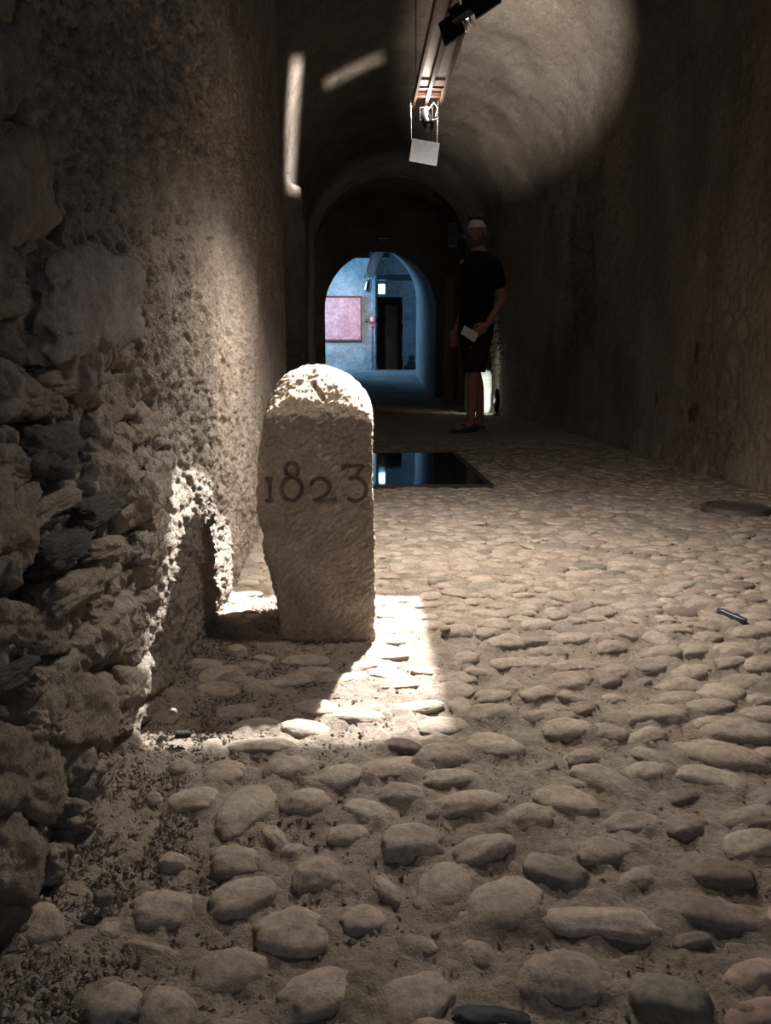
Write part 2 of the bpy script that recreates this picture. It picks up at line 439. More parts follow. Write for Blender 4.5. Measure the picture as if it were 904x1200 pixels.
# plastered section between the vault's end and the portal wall, a little wider than the vault
def ring_profile(x0, x1, zs, rise, z0, n=28):
    c = (x0 + x1) / 2; h = (x1 - x0) / 2
    pts = [(x0, z0)] + [(c - h * math.cos(a), zs + rise * math.sin(a)) for a in np.linspace(0, math.pi, n)] + [(x1, z0)]
    return pts
def strip(name, profA, yA, profB, yB, mat, flip=False):
    n = len(profA)
    V = [(x, yA, z) for x, z in profA] + [(x, yB, z) for x, z in profB]
    Fc = [(i, i + 1, n + i + 1, n + i) for i in range(n - 1)]
    if flip: Fc = [f[::-1] for f in Fc]
    me = bpy.data.meshes.new(name); me.from_pydata(V, [], Fc); me.update()
    return me
passage_prof = ring_profile(-0.78, 1.80, ZS, RISE + 0.22, -0.05)
structure(obj('wall_passage', strip('wall_passage', passage_prof, YEND - 0.02, passage_prof, 13.52, M['plaster_passage']), M['plaster_passage']))
inner = ring_profile(-0.60, 1.63, ZS, RISE, -0.05)
structure(obj('wall_vault_end', strip('wall_vault_end', inner, YEND, passage_prof, YEND + 0.01, M['plaster_passage']), M['plaster_passage']))
open_near = ring_profile(-0.515, 1.38, 1.48, 0.955, -0.05)
structure(obj('wall_portal', strip('wall_portal', passage_prof, 13.5, open_near, 13.5, M['plaster_passage']), M['plaster_passage']))
open_far = ring_profile(-1.15, 1.42, 2.0, 1.3, -0.05)
M['jamb'] = mineral('grey_jamb_plaster', (0.20, 0.195, 0.19), (0.27, 0.265, 0.26), (0.34, 0.335, 0.33), 3, 30, 0.6, 0.01)
structure(obj('wall_portal_jamb', strip('wall_portal_jamb', open_near, 13.5, open_far, 18.4, M['jamb']), M['jamb']))

# far room ---------------------------------------------------------------
FZ = 0.44
def wall_with_rect(name, x0, x1, z0, z1, y, hx0, hx1, hz1, mat, jag=0.02):
    """back wall with a rough doorway, as a subdivided plate with relief"""
    nx, nz = 90, 60
    xs = np.unique(np.concatenate([np.linspace(x0, x1, nx), [hx0, hx1]])); zs_ = np.unique(np.concatenate([np.linspace(z0, z1, nz), [hz1]]))
    A, B = [a.ravel() for a in np.meshgrid(xs, zs_, indexing='ij')]
    P = np.stack([A, A * 0 + y, B], 1)
    Y = y + fbm(P, 2.0, 5, 130, 0.6) * 0.05 + fbm(P, 9, 3, 133) * 0.015
    Xj = A + np.where((np.abs(A - hx0) < 0.05) | (np.abs(A - hx1) < 0.05), fbm(P, 6, 3, 135) * jag * 2.5, 0)
    Q = grid_quads(len(xs), len(zs_), False)
    cxm = A[Q].mean(1); czm = B[Q].mean(1)
    keep = ~((cxm > hx0) & (cxm < hx1) & (czm < hz1))
    return mesh_arrays(name, np.stack([Xj, Y, B], 1), Q[keep])
structure(obj('wall_back', wall_with_rect('wall_back', -3.0, 0.55, FZ - 0.05, 3.9, 22.0, 0.2, 0.3, FZ - 0.05, None), M['far_plaster']))
structure(obj('wall_door_side', wall_with_rect('wall_door_side', 0.45, 3.0, FZ - 0.05, 3.9, 23.2, 0.637, 1.385, 2.52, None), M['far_plaster']))
structure(obj('wall_return', box_mesh('wall_return', (0.53, 22.62, 2.15), (0.06, 1.25, 3.5)), M['far_plaster']))
def quad(name, pts, mat):
    me = bpy.data.meshes.new(name); me.from_pydata(pts, [], [tuple(range(len(pts)))]); me.update()
    return structure(obj(name, me, mat))
quad('wall_room_right', [(3.0, 18.4, 0), (3.0, 23.3, 0), (3.0, 23.3, 3.9), (3.0, 18.4, 3.9)], M['far_plaster'])
quad('ceiling_room', [(-3.0, 18.4, 3.9), (3.0, 18.4, 3.9), (3.0, 23.3, 3.9), (-3.0, 23.3, 3.9)], M['far_plaster'])
# left wall of the far room, with its window opening
def frame_quads(y0, y1, z0, z1, hy0, hy1, hz0, hz1, x):
    V = [(x, y0, z0), (x, y1, z0), (x, y1, z1), (x, y0, z1), (x, hy0, hz0), (x, hy1, hz0), (x, hy1, hz1), (x, hy0, hz1)]
    Fc = [(0, 1, 5, 4), (1, 2, 6, 5), (2, 3, 7, 6), (3, 0, 4, 7)]
    return V, Fc
structure(obj('wall_room_left', join_pydata('wall_room_left', [frame_quads(18.4, 22.1, 0, 3.9, 19.4, 21.0, 1.8, 3.4, -3.0)], False), M['far_plaster']))
win = structure(empty('window_1', (-3.02, 20.2, 1.8)))
obj('window_frame', join_pydata('window_frame', [tube([(0, -0.8, 0), (0, 0.8, 0), (0, 0.8, 1.6), (0, -0.8, 1.6), (0, -0.8, 0)], 0.04, 6, False), tube([(0, 0, 0), (0, 0, 1.6)], 0.025, 6, False), tube([(0, -0.8, 0.8), (0, 0.8, 0.8)], 0.025, 6, False)], False), M['frame_steel'], win)
M['sky_pane'] = plain('daylit_pane', (0.4, 0.6, 0.9), 0.3)
obj('pane', box_mesh('pane', (-0.05, 0, 0.8), (0.01, 1.6, 1.6)), M['sky_pane'], win)
# portal wall seen from the room side
room_side = [(-3.0, -0.05)] + [(-3.0, 3.9)] * 1
structure(obj('wall_room_front', strip('wall_room_front', open_far, 18.4, [((x - 0.2) * 2.4 + 0.2, -0.05 if z < 0 else (z - 1.0) * 1.5 + 1.0) for x, z in open_far], 18.41, M['far_plaster']), M['far_plaster']))
# dark lobby behind the doorway
bm = bmesh.new()
v = [bm.verts.new(p) for p in ((0.58, 23.24, 0.4), (1.44, 23.24, 0.4), (1.44, 23.24, 2.57), (0.58, 23.24, 2.57), (0.58, 27, 0.4), (1.44, 27, 0.4), (1.44, 27, 2.57), (0.58, 27, 2.57))]
for f in ((0, 1, 5, 4), (1, 2, 6, 5), (2, 3, 7, 6), (3, 0, 4, 7), (4, 5, 6, 7)): bm.faces.new([v[i] for i in f])
structure(obj('wall_lobby', bm_mesh('wall_lobby', bm), M['jamb']))

# ramp and far floor
Dn = np.linspace(YEND + 1.6, 23.4, 90); Xn = np.linspace(-3.0, 3.0, 90)
DD, XX = [a.ravel() for a in np.meshgrid(Dn, Xn, indexing='ij')]
P = np.stack([XX, DD, XX * 0], 1)
Zf = -0.004 + (FZ - 0.01) * sstep(13.2, 20.5, DD) + fbm(P, 3.0, 4, 140) * 0.02
structure(obj('floor_far_room', mesh_arrays('floor_far_room', np.stack([XX, DD, Zf], 1), grid_quads(len(Dn), len(Xn), True)), M['far_floor']))

# ------------------------------------------------------------------ floor of trodden earth with cobbles
GLASS = (-0.25, 0.635, 3.56, 5.0)
DRAIN = (1.515, 2.966, 0.125)
def floor_base(XX, DD):
    P = np.stack([XX, DD, XX * 0], 1)
    z = fbm(P, 2.5, 3, 150) * 0.008
    z += 0.030 * np.exp(-np.clip(XX + 0.33, 0, 9) / 0.05) * (1 - sstep(3.2, 3.8, DD)) * (0.6 + 0.6 * fbm(P, 9, 2, 151))
    return z - 0.004

# placed cobbles: x, y, half length, half width, turn in degrees, kind
COBBLES = [
    (-0.206,0.722,0.036,0.023,9,0), (-0.213,0.8,0.018,0.011,-1,0), (-0.127,0.736,0.035,0.025,31,0), (-0.253,0.691,0.013,0.01,-62,0),
    (-0.202,0.664,0.027,0.008,-19,0), (-0.126,0.635,0.032,0.024,2,0), (-0.173,0.593,0.025,0.021,-7,0), (-0.224,0.6,0.023,0.019,-18,0),
    (-0.112,0.573,0.024,0.007,0,0), (-0.317,0.688,0.025,0.018,-56,0), (-0.048,0.772,0.03,0.024,16,0), (-0.073,0.682,0.034,0.029,13,0),
    (0.0,0.701,0.021,0.017,24,0), (0.028,0.748,0.026,0.01,-62,0), (0.091,0.743,0.035,0.026,51,0), (0.058,0.663,0.019,0.01,-24,0),
    (0.116,0.649,0.021,0.013,-53,0), (-0.029,0.614,0.05,0.022,30,0), (0.044,0.593,0.035,0.024,15,0), (0.117,0.572,0.034,0.013,-9,3),
    (0.15,0.712,0.043,0.03,30,0), (0.076,0.675,0.007,0.005,40,1), (0.219,0.762,0.031,0.02,-32,2), (0.251,0.679,0.058,0.021,-4,0),
    (0.188,0.613,0.045,0.027,-3,0), (0.275,0.579,0.03,0.023,-29,2), (0.362,0.689,0.045,0.022,-16,1), (0.397,0.751,0.039,0.022,-16,1),
    (0.329,0.654,0.019,0.009,14,1), (0.366,0.603,0.033,0.015,16,4), (0.349,0.565,0.03,0.012,11,4), (0.308,0.747,0.023,0.013,23,0),
    (-0.247,1.0,0.018,0.016,-19,0), (-0.186,0.986,0.028,0.027,-6,0), (-0.214,0.924,0.031,0.023,17,0), (-0.146,0.903,0.061,0.028,65,0),
    (-0.1,0.997,0.031,0.026,12,0), (-0.069,0.916,0.032,0.023,-7,0), (-0.03,0.974,0.032,0.023,11,0), (-0.103,0.845,0.024,0.011,-53,0),
    (-0.077,0.818,0.014,0.01,8,0), (-0.142,1.069,0.047,0.02,2,0), (-0.217,1.065,0.028,0.014,-83,0), (-0.267,0.926,0.011,0.009,-51,0),
    (-0.144,0.8,0.03,0.024,3,0), (-0.164,1.14,0.039,0.019,2,0), (-0.078,1.125,0.041,0.02,3,0), (0.124,1.027,0.038,0.025,16,0),
    (0.049,0.998,0.044,0.026,8,0), (0.2,1.054,0.04,0.029,-33,0), (0.266,0.994,0.02,0.013,43,1), (0.059,0.926,0.033,0.02,9,0),
    (0.011,0.892,0.032,0.019,-36,0), (0.14,0.902,0.055,0.021,12,0), (0.062,0.822,0.036,0.026,20,0), (0.144,0.805,0.035,0.02,13,0),
    (-0.013,0.848,0.024,0.016,9,0), (0.212,0.865,0.036,0.022,19,0), (0.124,0.969,0.036,0.018,7,0), (0.139,1.125,0.04,0.024,11,0),
    (0.386,1.087,0.028,0.023,-32,0), (0.441,1.076,0.035,0.02,24,0), (0.58,1.087,0.05,0.029,-6,0), (0.525,1.014,0.055,0.029,-31,0),
    (0.329,1.023,0.029,0.016,17,0), (0.338,0.951,0.047,0.024,-35,0), (0.274,0.906,0.037,0.027,-31,0), (0.405,0.972,0.035,0.019,18,0),
    (0.49,0.948,0.048,0.024,-20,0), (0.424,0.909,0.026,0.015,23,1), (0.405,0.841,0.03,0.017,30,1), (0.339,0.848,0.036,0.017,10,0),
    (0.492,0.858,0.039,0.019,18,0), (0.461,0.798,0.039,0.019,20,0), (0.292,0.799,0.037,0.02,17,0), (0.536,0.903,0.027,0.012,45,1),
    (0.593,1.012,0.03,0.015,40,0), (0.315,1.886,0.041,0.026,15,2), (0.29,1.772,0.036,0.021,12,0), (0.274,1.548,0.03,0.021,50,0),
    (0.372,1.498,0.037,0.019,10,2), (0.375,1.44,0.041,0.02,10,2), (0.209,1.404,0.029,0.021,53,0), (0.155,1.253,0.039,0.03,32,0),
    (0.231,1.234,0.033,0.022,20,0), (0.313,1.241,0.034,0.023,30,0), (0.415,1.369,0.048,0.027,17,0), (0.38,1.29,0.045,0.025,15,0),
    (0.29,1.383,0.037,0.024,20,0), (0.211,1.161,0.045,0.025,11,0), (0.335,1.148,0.025,0.016,35,1), (0.379,1.182,0.025,0.016,37,1),
    (0.397,1.598,0.043,0.026,18,0), (0.345,1.69,0.035,0.024,27,0), (0.445,1.505,0.04,0.023,17,0), (0.733,1.503,0.038,0.021,38,0),
    (0.673,1.436,0.036,0.03,19,0), (0.569,1.526,0.026,0.025,-25,0), (0.509,1.513,0.031,0.02,32,0), (0.571,1.367,0.044,0.026,30,2),
    (0.63,1.339,0.049,0.027,31,0), (0.608,1.425,0.044,0.023,18,0), (0.758,1.432,0.054,0.028,24,0), (0.71,1.368,0.04,0.02,18,0),
    (0.697,1.281,0.05,0.026,22,0), (0.488,1.342,0.039,0.024,26,0), (0.574,1.271,0.044,0.022,16,0), (0.546,1.212,0.043,0.021,14,0),
    (0.633,1.231,0.038,0.031,6,0), (0.581,1.18,0.048,0.021,11,0), (0.487,1.15,0.052,0.025,13,0), (0.454,1.292,0.027,0.017,38,1),
    (0.441,1.224,0.024,0.015,27,0), (0.516,1.291,0.02,0.011,45,1), (0.818,1.446,0.032,0.016,37,0), (0.69,1.209,0.037,0.019,23,0),
    (0.652,1.144,0.043,0.021,20,0), (0.579,1.117,0.046,0.019,10,0), (0.881,1.613,0.055,0.028,25,0), (-0.085,1.349,0.033,0.02,5,0),
    (-0.171,1.282,0.033,0.023,4,0), (-0.106,1.413,0.043,0.022,3,0), (0.001,1.164,0.043,0.021,4,0), (-0.074,1.202,0.034,0.021,5,0),
    (0.096,1.196,0.045,0.017,3,0), (-0.201,1.19,0.031,0.023,3,0), (-0.026,1.319,0.04,0.019,4,0), (0.062,1.292,0.039,0.018,5,0),
    (0.06,1.438,0.034,0.018,6,0), (0.094,1.589,0.034,0.017,6,0),
]
# stones bare of plaster in the left wall: y, z, half length, half height, turn, kind
WALL_STONES = [
    (0.813,0.854,0.067,0.035,39,2), (0.792,0.768,0.047,0.019,18,0), (0.807,0.734,0.097,0.047,17,0), (0.768,0.652,0.041,0.021,14,0),
    (0.758,0.621,0.045,0.019,8,0), (1.001,0.639,0.217,0.062,7,2), (1.12,0.515,0.146,0.037,-2,0), (0.951,0.552,0.141,0.021,4,0),
    (0.789,0.532,0.062,0.025,0,0), (0.848,0.47,0.081,0.031,-5,1), (0.73,0.418,0.064,0.05,-10,0), (0.986,0.383,0.094,0.019,1,1),
    (0.86,0.357,0.076,0.019,0,1), (0.846,0.412,0.079,0.015,4,0), (0.987,0.326,0.078,0.015,-9,0), (0.875,0.302,0.084,0.021,-7,0),
    (0.69,0.275,0.055,0.013,-10,1), (0.812,0.276,0.065,0.025,-21,0), (0.71,0.321,0.047,0.023,-21,0), (0.879,0.153,0.128,0.049,-25,0),
    (1.04,0.109,0.081,0.03,-23,0), (1.045,0.171,0.073,0.017,-17,0), (1.12,0.189,0.043,0.019,-20,0), (0.72,0.159,0.102,0.044,-34,0),
    (0.671,0.098,0.071,0.039,-47,0), (0.922,0.053,0.048,0.021,-33,0), (0.778,0.23,0.044,0.018,-26,0), (0.977,0.244,0.071,0.02,-16,0),
    (0.84,0.522,0.049,0.018,-1,0), (0.808,0.584,0.059,0.014,-8,0), (1.16,0.287,0.06,0.026,-14,2), (1.095,0.403,0.088,0.027,-8,0),
    (1.274,0.377,0.089,0.035,-7,0), (0.745,0.47,0.039,0.02,-5,0), (1.045,0.445,0.101,0.025,-6,0), (1.239,0.464,0.094,0.031,-4,0),
    (1.023,0.067,0.057,0.021,-28,0), (0.773,0.021,0.037,0.021,-37,0), (0.837,0.038,0.042,0.018,-38,0), (1.044,0.687,0.076,0.031,11,0),
    (0.84,0.683,0.046,0.013,15,0), (0.769,0.186,0.05,0.017,-28,0),
]
# strokes of the date cut into the stone: x, z
DATE_STROKES = [
    [(-0.173,0.3374),(-0.1737,0.2929)],
    [(-0.1797,0.3365),(-0.1691,0.3377)],
    [(-0.1792,0.2923),(-0.1689,0.2926)],
    [(-0.1163,0.356),(-0.117,0.3518),(-0.1189,0.3479),(-0.1218,0.3449),(-0.1254,0.343),(-0.1293,0.3423),(-0.1332,0.343),(-0.1366,0.345),(-0.1394,0.348),(-0.1411,0.3519),(-0.1416,0.3561),(-0.1409,0.3603),(-0.139,0.3641),(-0.1361,0.3671),(-0.1326,0.3691),(-0.1287,0.3697),(-0.1248,0.369),(-0.1213,0.3671),(-0.1186,0.364),(-0.1169,0.3602),(-0.1163,0.356)],
    [(-0.1096,0.3165),(-0.1103,0.3107),(-0.1122,0.3052),(-0.1151,0.3004),(-0.1189,0.2965),(-0.1234,0.2938),(-0.1282,0.2925),(-0.1332,0.2925),(-0.138,0.2939),(-0.1423,0.2967),(-0.1459,0.3006),(-0.1486,0.3055),(-0.1502,0.3109),(-0.1507,0.3168),(-0.15,0.3226),(-0.1481,0.328),(-0.1451,0.3328),(-0.1413,0.3366),(-0.1369,0.3393),(-0.1321,0.3407),(-0.1271,0.3406),(-0.1224,0.3392),(-0.1181,0.3365),(-0.1144,0.3326),(-0.1117,0.3278),(-0.1101,0.3223),(-0.1096,0.3165)],
    [(-0.0913,0.326),(-0.0892,0.3296),(-0.0861,0.3327),(-0.0823,0.3351),(-0.078,0.3366),(-0.0734,0.3371),(-0.0688,0.3367),(-0.0644,0.3353),(-0.0606,0.3331),(-0.0574,0.33),(-0.0552,0.3264),(-0.054,0.3225),(-0.0539,0.3184),(-0.0573,0.3091),(-0.0681,0.2984),(-0.0828,0.2929)],
    [(-0.0846,0.2923),(-0.0463,0.2933)],
    [(-0.0463,0.2933),(-0.0438,0.2964)],
    [(-0.0264,0.3619),(0.0132,0.3617)],
    [(-0.0264,0.3619),(-0.0249,0.3576)],
    [(0.0132,0.3617),(0.0007,0.3471),(-0.0124,0.335)],
    [(-0.0116,0.3364),(-0.0067,0.3381),(-0.0015,0.3386),(0.0036,0.3376),(0.0083,0.3354),(0.0125,0.3321),(0.0158,0.3277),(0.0181,0.3226),(0.0192,0.317),(0.0191,0.3113),(0.0178,0.3058),(0.0154,0.3008),(0.0119,0.2965),(0.0076,0.2933),(0.0027,0.2912),(-0.0024,0.2905),(-0.0076,0.2912),(-0.0125,0.2931),(-0.0168,0.2963)],
]


def rock_mesh(name, sub, seed, power=2.0, rough=0.10, freq=1.6, flat=0.0):
    bm = bmesh.new(); bmesh.ops.create_icosphere(bm, subdivisions=sub, radius=1.0)
    me = bm_mesh(name, bm, True)
    n = len(me.vertices); V = np.zeros(n * 3, np.float32); me.vertices.foreach_get('co', V); V = V.reshape(-1, 3).astype(float)
    l = (np.abs(V) ** power).sum(1) ** (1 / power)
    V = V / l[:, None]
    e = 1 + rough * fbm(V + seed * 7.7, freq, 3, seed) * 1.6 + rough * 0.35 * fbm(V + seed, freq * 5, 2, seed + 5)
    V = V * e[:, None]
    if flat > 0: V[:, 2] = np.where(V[:, 2] > 0, V[:, 2] * (1 - flat * V[:, 2] ** 2 * 0.5), V[:, 2])
    me.vertices.foreach_set('co', V.astype(np.float32).ravel()); me.update()
    return me
KIND = ['cobble', 'cobble_dark', 'cobble_green', 'cobble_black', 'cobble_red']
cob_var = {}
for k, mn in enumerate(KIND):
    nvar = 9 if k == 0 else 3
    cob_var[k] = []
    for i in range(nvar):
        me = rock_mesh('cobble_' + mn + str(i), 4, 20 + 11 * k + i, 2.2 + 0.25 * (i % 3), 0.16, 1.1, 0.2)
        me.materials.append(M[mn]); cob_var[k].append(me)

# more cobbles between and beyond the placed ones
placed = [list(c) for c in COBBLES]
cells = {}
def cell_add(c):
    cells.setdefault((int(c[0] // 0.12), int(c[1] // 0.12)), []).append(c)
def clash(x, y, r):
    a, b = int(x // 0.12), int(y // 0.12)
    for i in (a - 1, a, a + 1):
        for j in (b - 1, b, b + 1):
            for c in cells.get((i, j), ()):
                dx, dy = x - c[0], y - c[1]; t = R(c[4])
                u = dx * math.cos(t) + dy * math.sin(t); w = -dx * math.sin(t) + dy * math.cos(t)
                if (u / (c[2] + r * 0.92)) ** 2 + (w / (c[3] + r * 0.80)) ** 2 < 1: return True
    return False
for c in placed: cell_add(c)
extra = []
for tries in range(34000):
    x = random.uniform(-0.30, 1.80); y = random.uniform(0.5, 6.2)
    if (y < 1.15 and x < 0.0) or (y < 1.60 and random.random() < 0.93): continue
    a = random.uniform(0.022, 0.043); b = a * random.uniform(0.5, 0.8)
    if GLASS[0] - .05 < x < GLASS[1] + .05 and GLASS[2] - .04 < y < GLASS[3] + .04: continue
    if math.hypot(x - DRAIN[0], y - DRAIN[1]) < DRAIN[2] + .04: continue
    if -0.24 < x < 0.07 and 1.50 < y < 1.83: continue
    if clash(x, y, b): continue
    u = random.random()
    c = [x, y, a, b, random.gauss(-8, 22), 1 if u < 0.09 else 2 if u < 0.15 else 4 if u < 0.19 else 0]
    extra.append(c); cell_add(c)
# the ones that show largest become single cobbles
def in_view(c):
    d = c[1] * 0.982 + 0.56 * 0.1877
    px = 452 + 900 * (c[0] - 0.038 * c[1]) / d
    py = 600 + 900 * (0.56 * 0.982 - c[1] * 0.1877) / d
    return -20 < px < 924 and py < 1225
def showing(c): return c[2] * c[3] / c[1] ** 3
extra.sort(key=lambda c: -(showing(c) if in_view(c) else 0))
n_single = 300 - len(placed)
zb = floor_base(np.array([c[0] for c in placed + extra]), np.array([c[1] for c in placed + extra]))

def cob_shape(c):
    """protruding height of a cobble: the trodden dirt stands higher further in"""
    h = 0.46 * min(c[2], c[3]) + 0.005
    lit = 0.62 if (c[0] < 0.2 and 1.1 < c[1] < 1.9) else 1.0
    return h * lit * (1 - 0.62 * float(sstep(1.3, 2.6, c[1])))
def cob_matrix(c, z0):
    h = cob_shape(c)
    return Matrix.Translation((c[0], c[1], z0 - 0.18 * h)) @ Matrix.Rotation(R(c[4]), 4, 'Z') @ Matrix.Rotation(random.gauss(0, 0.06), 4, 'X') @ Matrix.Rotation(random.gauss(0, 0.06), 4, 'Y') @ Matrix.Diagonal((c[2] * 1.10, c[3] * 1.12, h * 1.25 * random.uniform(0.85, 1.2), 1))
Df = np.concatenate([np.linspace(-2.5, 0.42, 30)[:-1], samples(0.42, 13.2, 0.0060, 0.0046)])
Xf = np.concatenate([np.linspace(-0.75, -0.36, 24)[:-1], np.linspace(-0.36, 0.7, 230)[:-1], np.linspace(0.7, 2.0, 200)])
DD, XX = [a.ravel() for a in np.meshgrid(Df, Xf, indexing='ij')]
P = np.stack([XX, DD, XX * 0], 1)
zf = floor_base(XX, DD)
zf += fbm(P, 26, 3, 152) * 0.0065 + fbm(P, 85, 3, 153, 0.7) * 0.0062 * (1 - 0.6 * sstep(2.5, 5, DD))
f1, f2, cid = worley(XX / 0.10 + fbm(P, 5, 2, 154) * .3, DD / 0.075, 9)
zf += sstep(4.8, 5.8, DD) * 0.012 * (0.5 - f1)
Z2 = zf.reshape(len(Df), len(Xf))
for c, z0 in zip(placed + extra, zb):                # dirt banked up against every cobble
    rr_ = c[2] * 1.9
    i0, i1 = np.searchsorted(Df, (c[1] - rr_, c[1] + rr_)); j0, j1 = np.searchsorted(Xf, (c[0] - rr_, c[0] + rr_))
    if i1 <= i0 or j1 <= j0: continue
    dy = Df[i0:i1][:, None] - c[1]; dx = Xf[j0:j1][None, :] - c[0]; t_ = R(c[4])
    u_ = (dx * math.cos(t_) + dy * math.sin(t_)) / c[2]; w_ = (-dx * math.sin(t_) + dy * math.cos(t_)) / c[3]
    rho = np.sqrt(u_ ** 2 + w_ ** 2)
    Z2[i0:i1, j0:j1] += 0.42 * cob_shape(c) * (1 - sstep(0.8, 1.65, rho))
zf = Z2.ravel()
gm = (XX > GLASS[0] - .02) & (XX < GLASS[1] + .02) & (DD > GLASS[2] - .02) & (DD < GLASS[3] + .02)
zf = np.where(gm, -0.03, zf)
dm = np.hypot(XX - DRAIN[0], DD - DRAIN[1]) < DRAIN[2] + 0.02
zf = np.where(dm, -0.02, zf)
floor = structure(obj('floor', mesh_arrays('floor', np.stack([XX, DD, zf], 1), grid_quads(len(Df), len(Xf), True)), M['dust']))

for i, c in enumerate(placed + extra[:n_single]):
    o = obj('cobble', random.choice(cob_var[c[5]]), None, floor)
    o.matrix_local = cob_matrix(c, zb[i])
lowA = [rock_mesh('c%d' % i, 3, 60 + i, 2.3, 0.16, 1.1, 0.2) for i in range(4)]
lowB = [rock_mesh('d%d' % i, 2, 70 + i, 2.3, 0.14, 1.1, 0.2) for i in range(4)]
def arr(me):
    V = np.zeros(len(me.vertices) * 3, np.float32); me.vertices.foreach_get('co', V)
    T = np.zeros(len(me.polygons) * 3, np.int32); me.polygons.foreach_get('vertices', T)
    return V.reshape(-1, 3), T.reshape(-1, 3)
lowA = [arr(m) for m in lowA]; lowB = [arr(m) for m in lowB]
for kind in (0, 1, 2, 4):
    VV, TT, b = [], [], 0
    for i, c in enumerate(extra[n_single:]):
        if c[5] != kind: continue
        v, t = random.choice(lowA if c[1] < 3.2 else lowB)
        mm = np.array(cob_matrix(c, zb[len(placed) + n_single + i]))
        VV.append(v @ mm[:3, :3].T + mm[:3, 3]); TT.append(t + b); b += len(v)
    o = obj('small_cobbles', mesh_arrays('small_cobbles', np.concatenate(VV), np.concatenate(TT)), M[KIND[kind]], floor)
    o['kind'] = 'stuff'
# loose grit
base_v = np.array([(1, 0, 0), (-1, 0, 0), (0, 1, 0), (0, -1, 0), (0, 0, 1), (0, 0, -1)], float)
base_t = np.array([(0, 2, 4), (2, 1, 4), (1, 3, 4), (3, 0, 4), (2, 0, 5), (1, 2, 5), (3, 1, 5), (0, 3, 5)])
def grit(n, xs, ys, smin, smax, mat):
    s = smin * (smax / smin) ** (rng.random(n) ** 1.8)
    x, y = xs, ys
    z = floor_base(x, y) + s * 0.25
    V = base_v[None] * s[:, None, None] * (0.6 + 0.7 * rng.random((n, 6, 1)))
    V = V + (rng.random((n, 6, 3)) - .5) * s[:, None, None] * 0.7
    V = V * np.array([1, 1, 0.75]) + np.stack([x, y, z], 1)[:, None, :]
    T = base_t[None] + (np.arange(n) * 6)[:, None, None]
    o = obj('grit', mesh_arrays('grit', V.reshape(-1, 3), T.reshape(-1, 3), False), mat, floor); o['kind'] = 'stuff'
n = 16000
grit(n, -0.33 + np.abs(rng.normal(0, 0.13, n)), 0.5 + 1.3 * rng.random(n) ** 1.2, 0.0010, 0.0058, M['dust'])
n = 26000
grit(n, rng.uniform(-0.33, 1.3, n), 0.45 + 2.6 * rng.random(n) ** 1.5, 0.0008, 0.0034, M['dust'])
n = 700
grit(n, rng.uniform(-0.33, 0.9, n), 0.5 + 1.9 * rng.random(n), 0.0015, 0.0045, M['cobble_dark'])

# stones standing out of the left wall ------------------------------------
ws_var = []
for k, mn in enumerate(('wall_stone', 'slate', 'grey_stone')):
    L_ = []
    for i in range(5):
        me = rock_mesh('stone_' + mn + str(i), 5, 130 + 9 * k + i, 5.0, 0.18, 1.5)
        V = np.zeros(len(me.vertices) * 3, np.float32); me.vertices.foreach_get('co', V); V = V.reshape(-1, 3).astype(float)
        V *= (1 + 0.07 * fbm(V + 5 * i, 6, 5, 170 + i, 0.66) - 0.05 * np.abs(fbm(V + 3 * i, 2.2, 2, 190 + i)))[:, None]
        me.vertices.foreach_set('co', V.astype(np.float32).ravel()); me.update()
        me.materials.append(M[mn]); L_.append(me)
    ws_var.append(L_)
for i, (y, z, a, b, t, k) in enumerate(WALL_STONES):
    o = obj('stone', ws_var[k][i % 5], None, wall_left)
    th = 0.022 + 0.18 * b
    o.matrix_local = Matrix.Translation((-0.346 + random.uniform(-0.006, 0.006) + (0.008 if k else 0), y, z)) @ Matrix.Rotation(R(t), 4, 'X') @ Matrix.Diagonal((th * 0.9, a * 0.92, b * 0.95, 1))

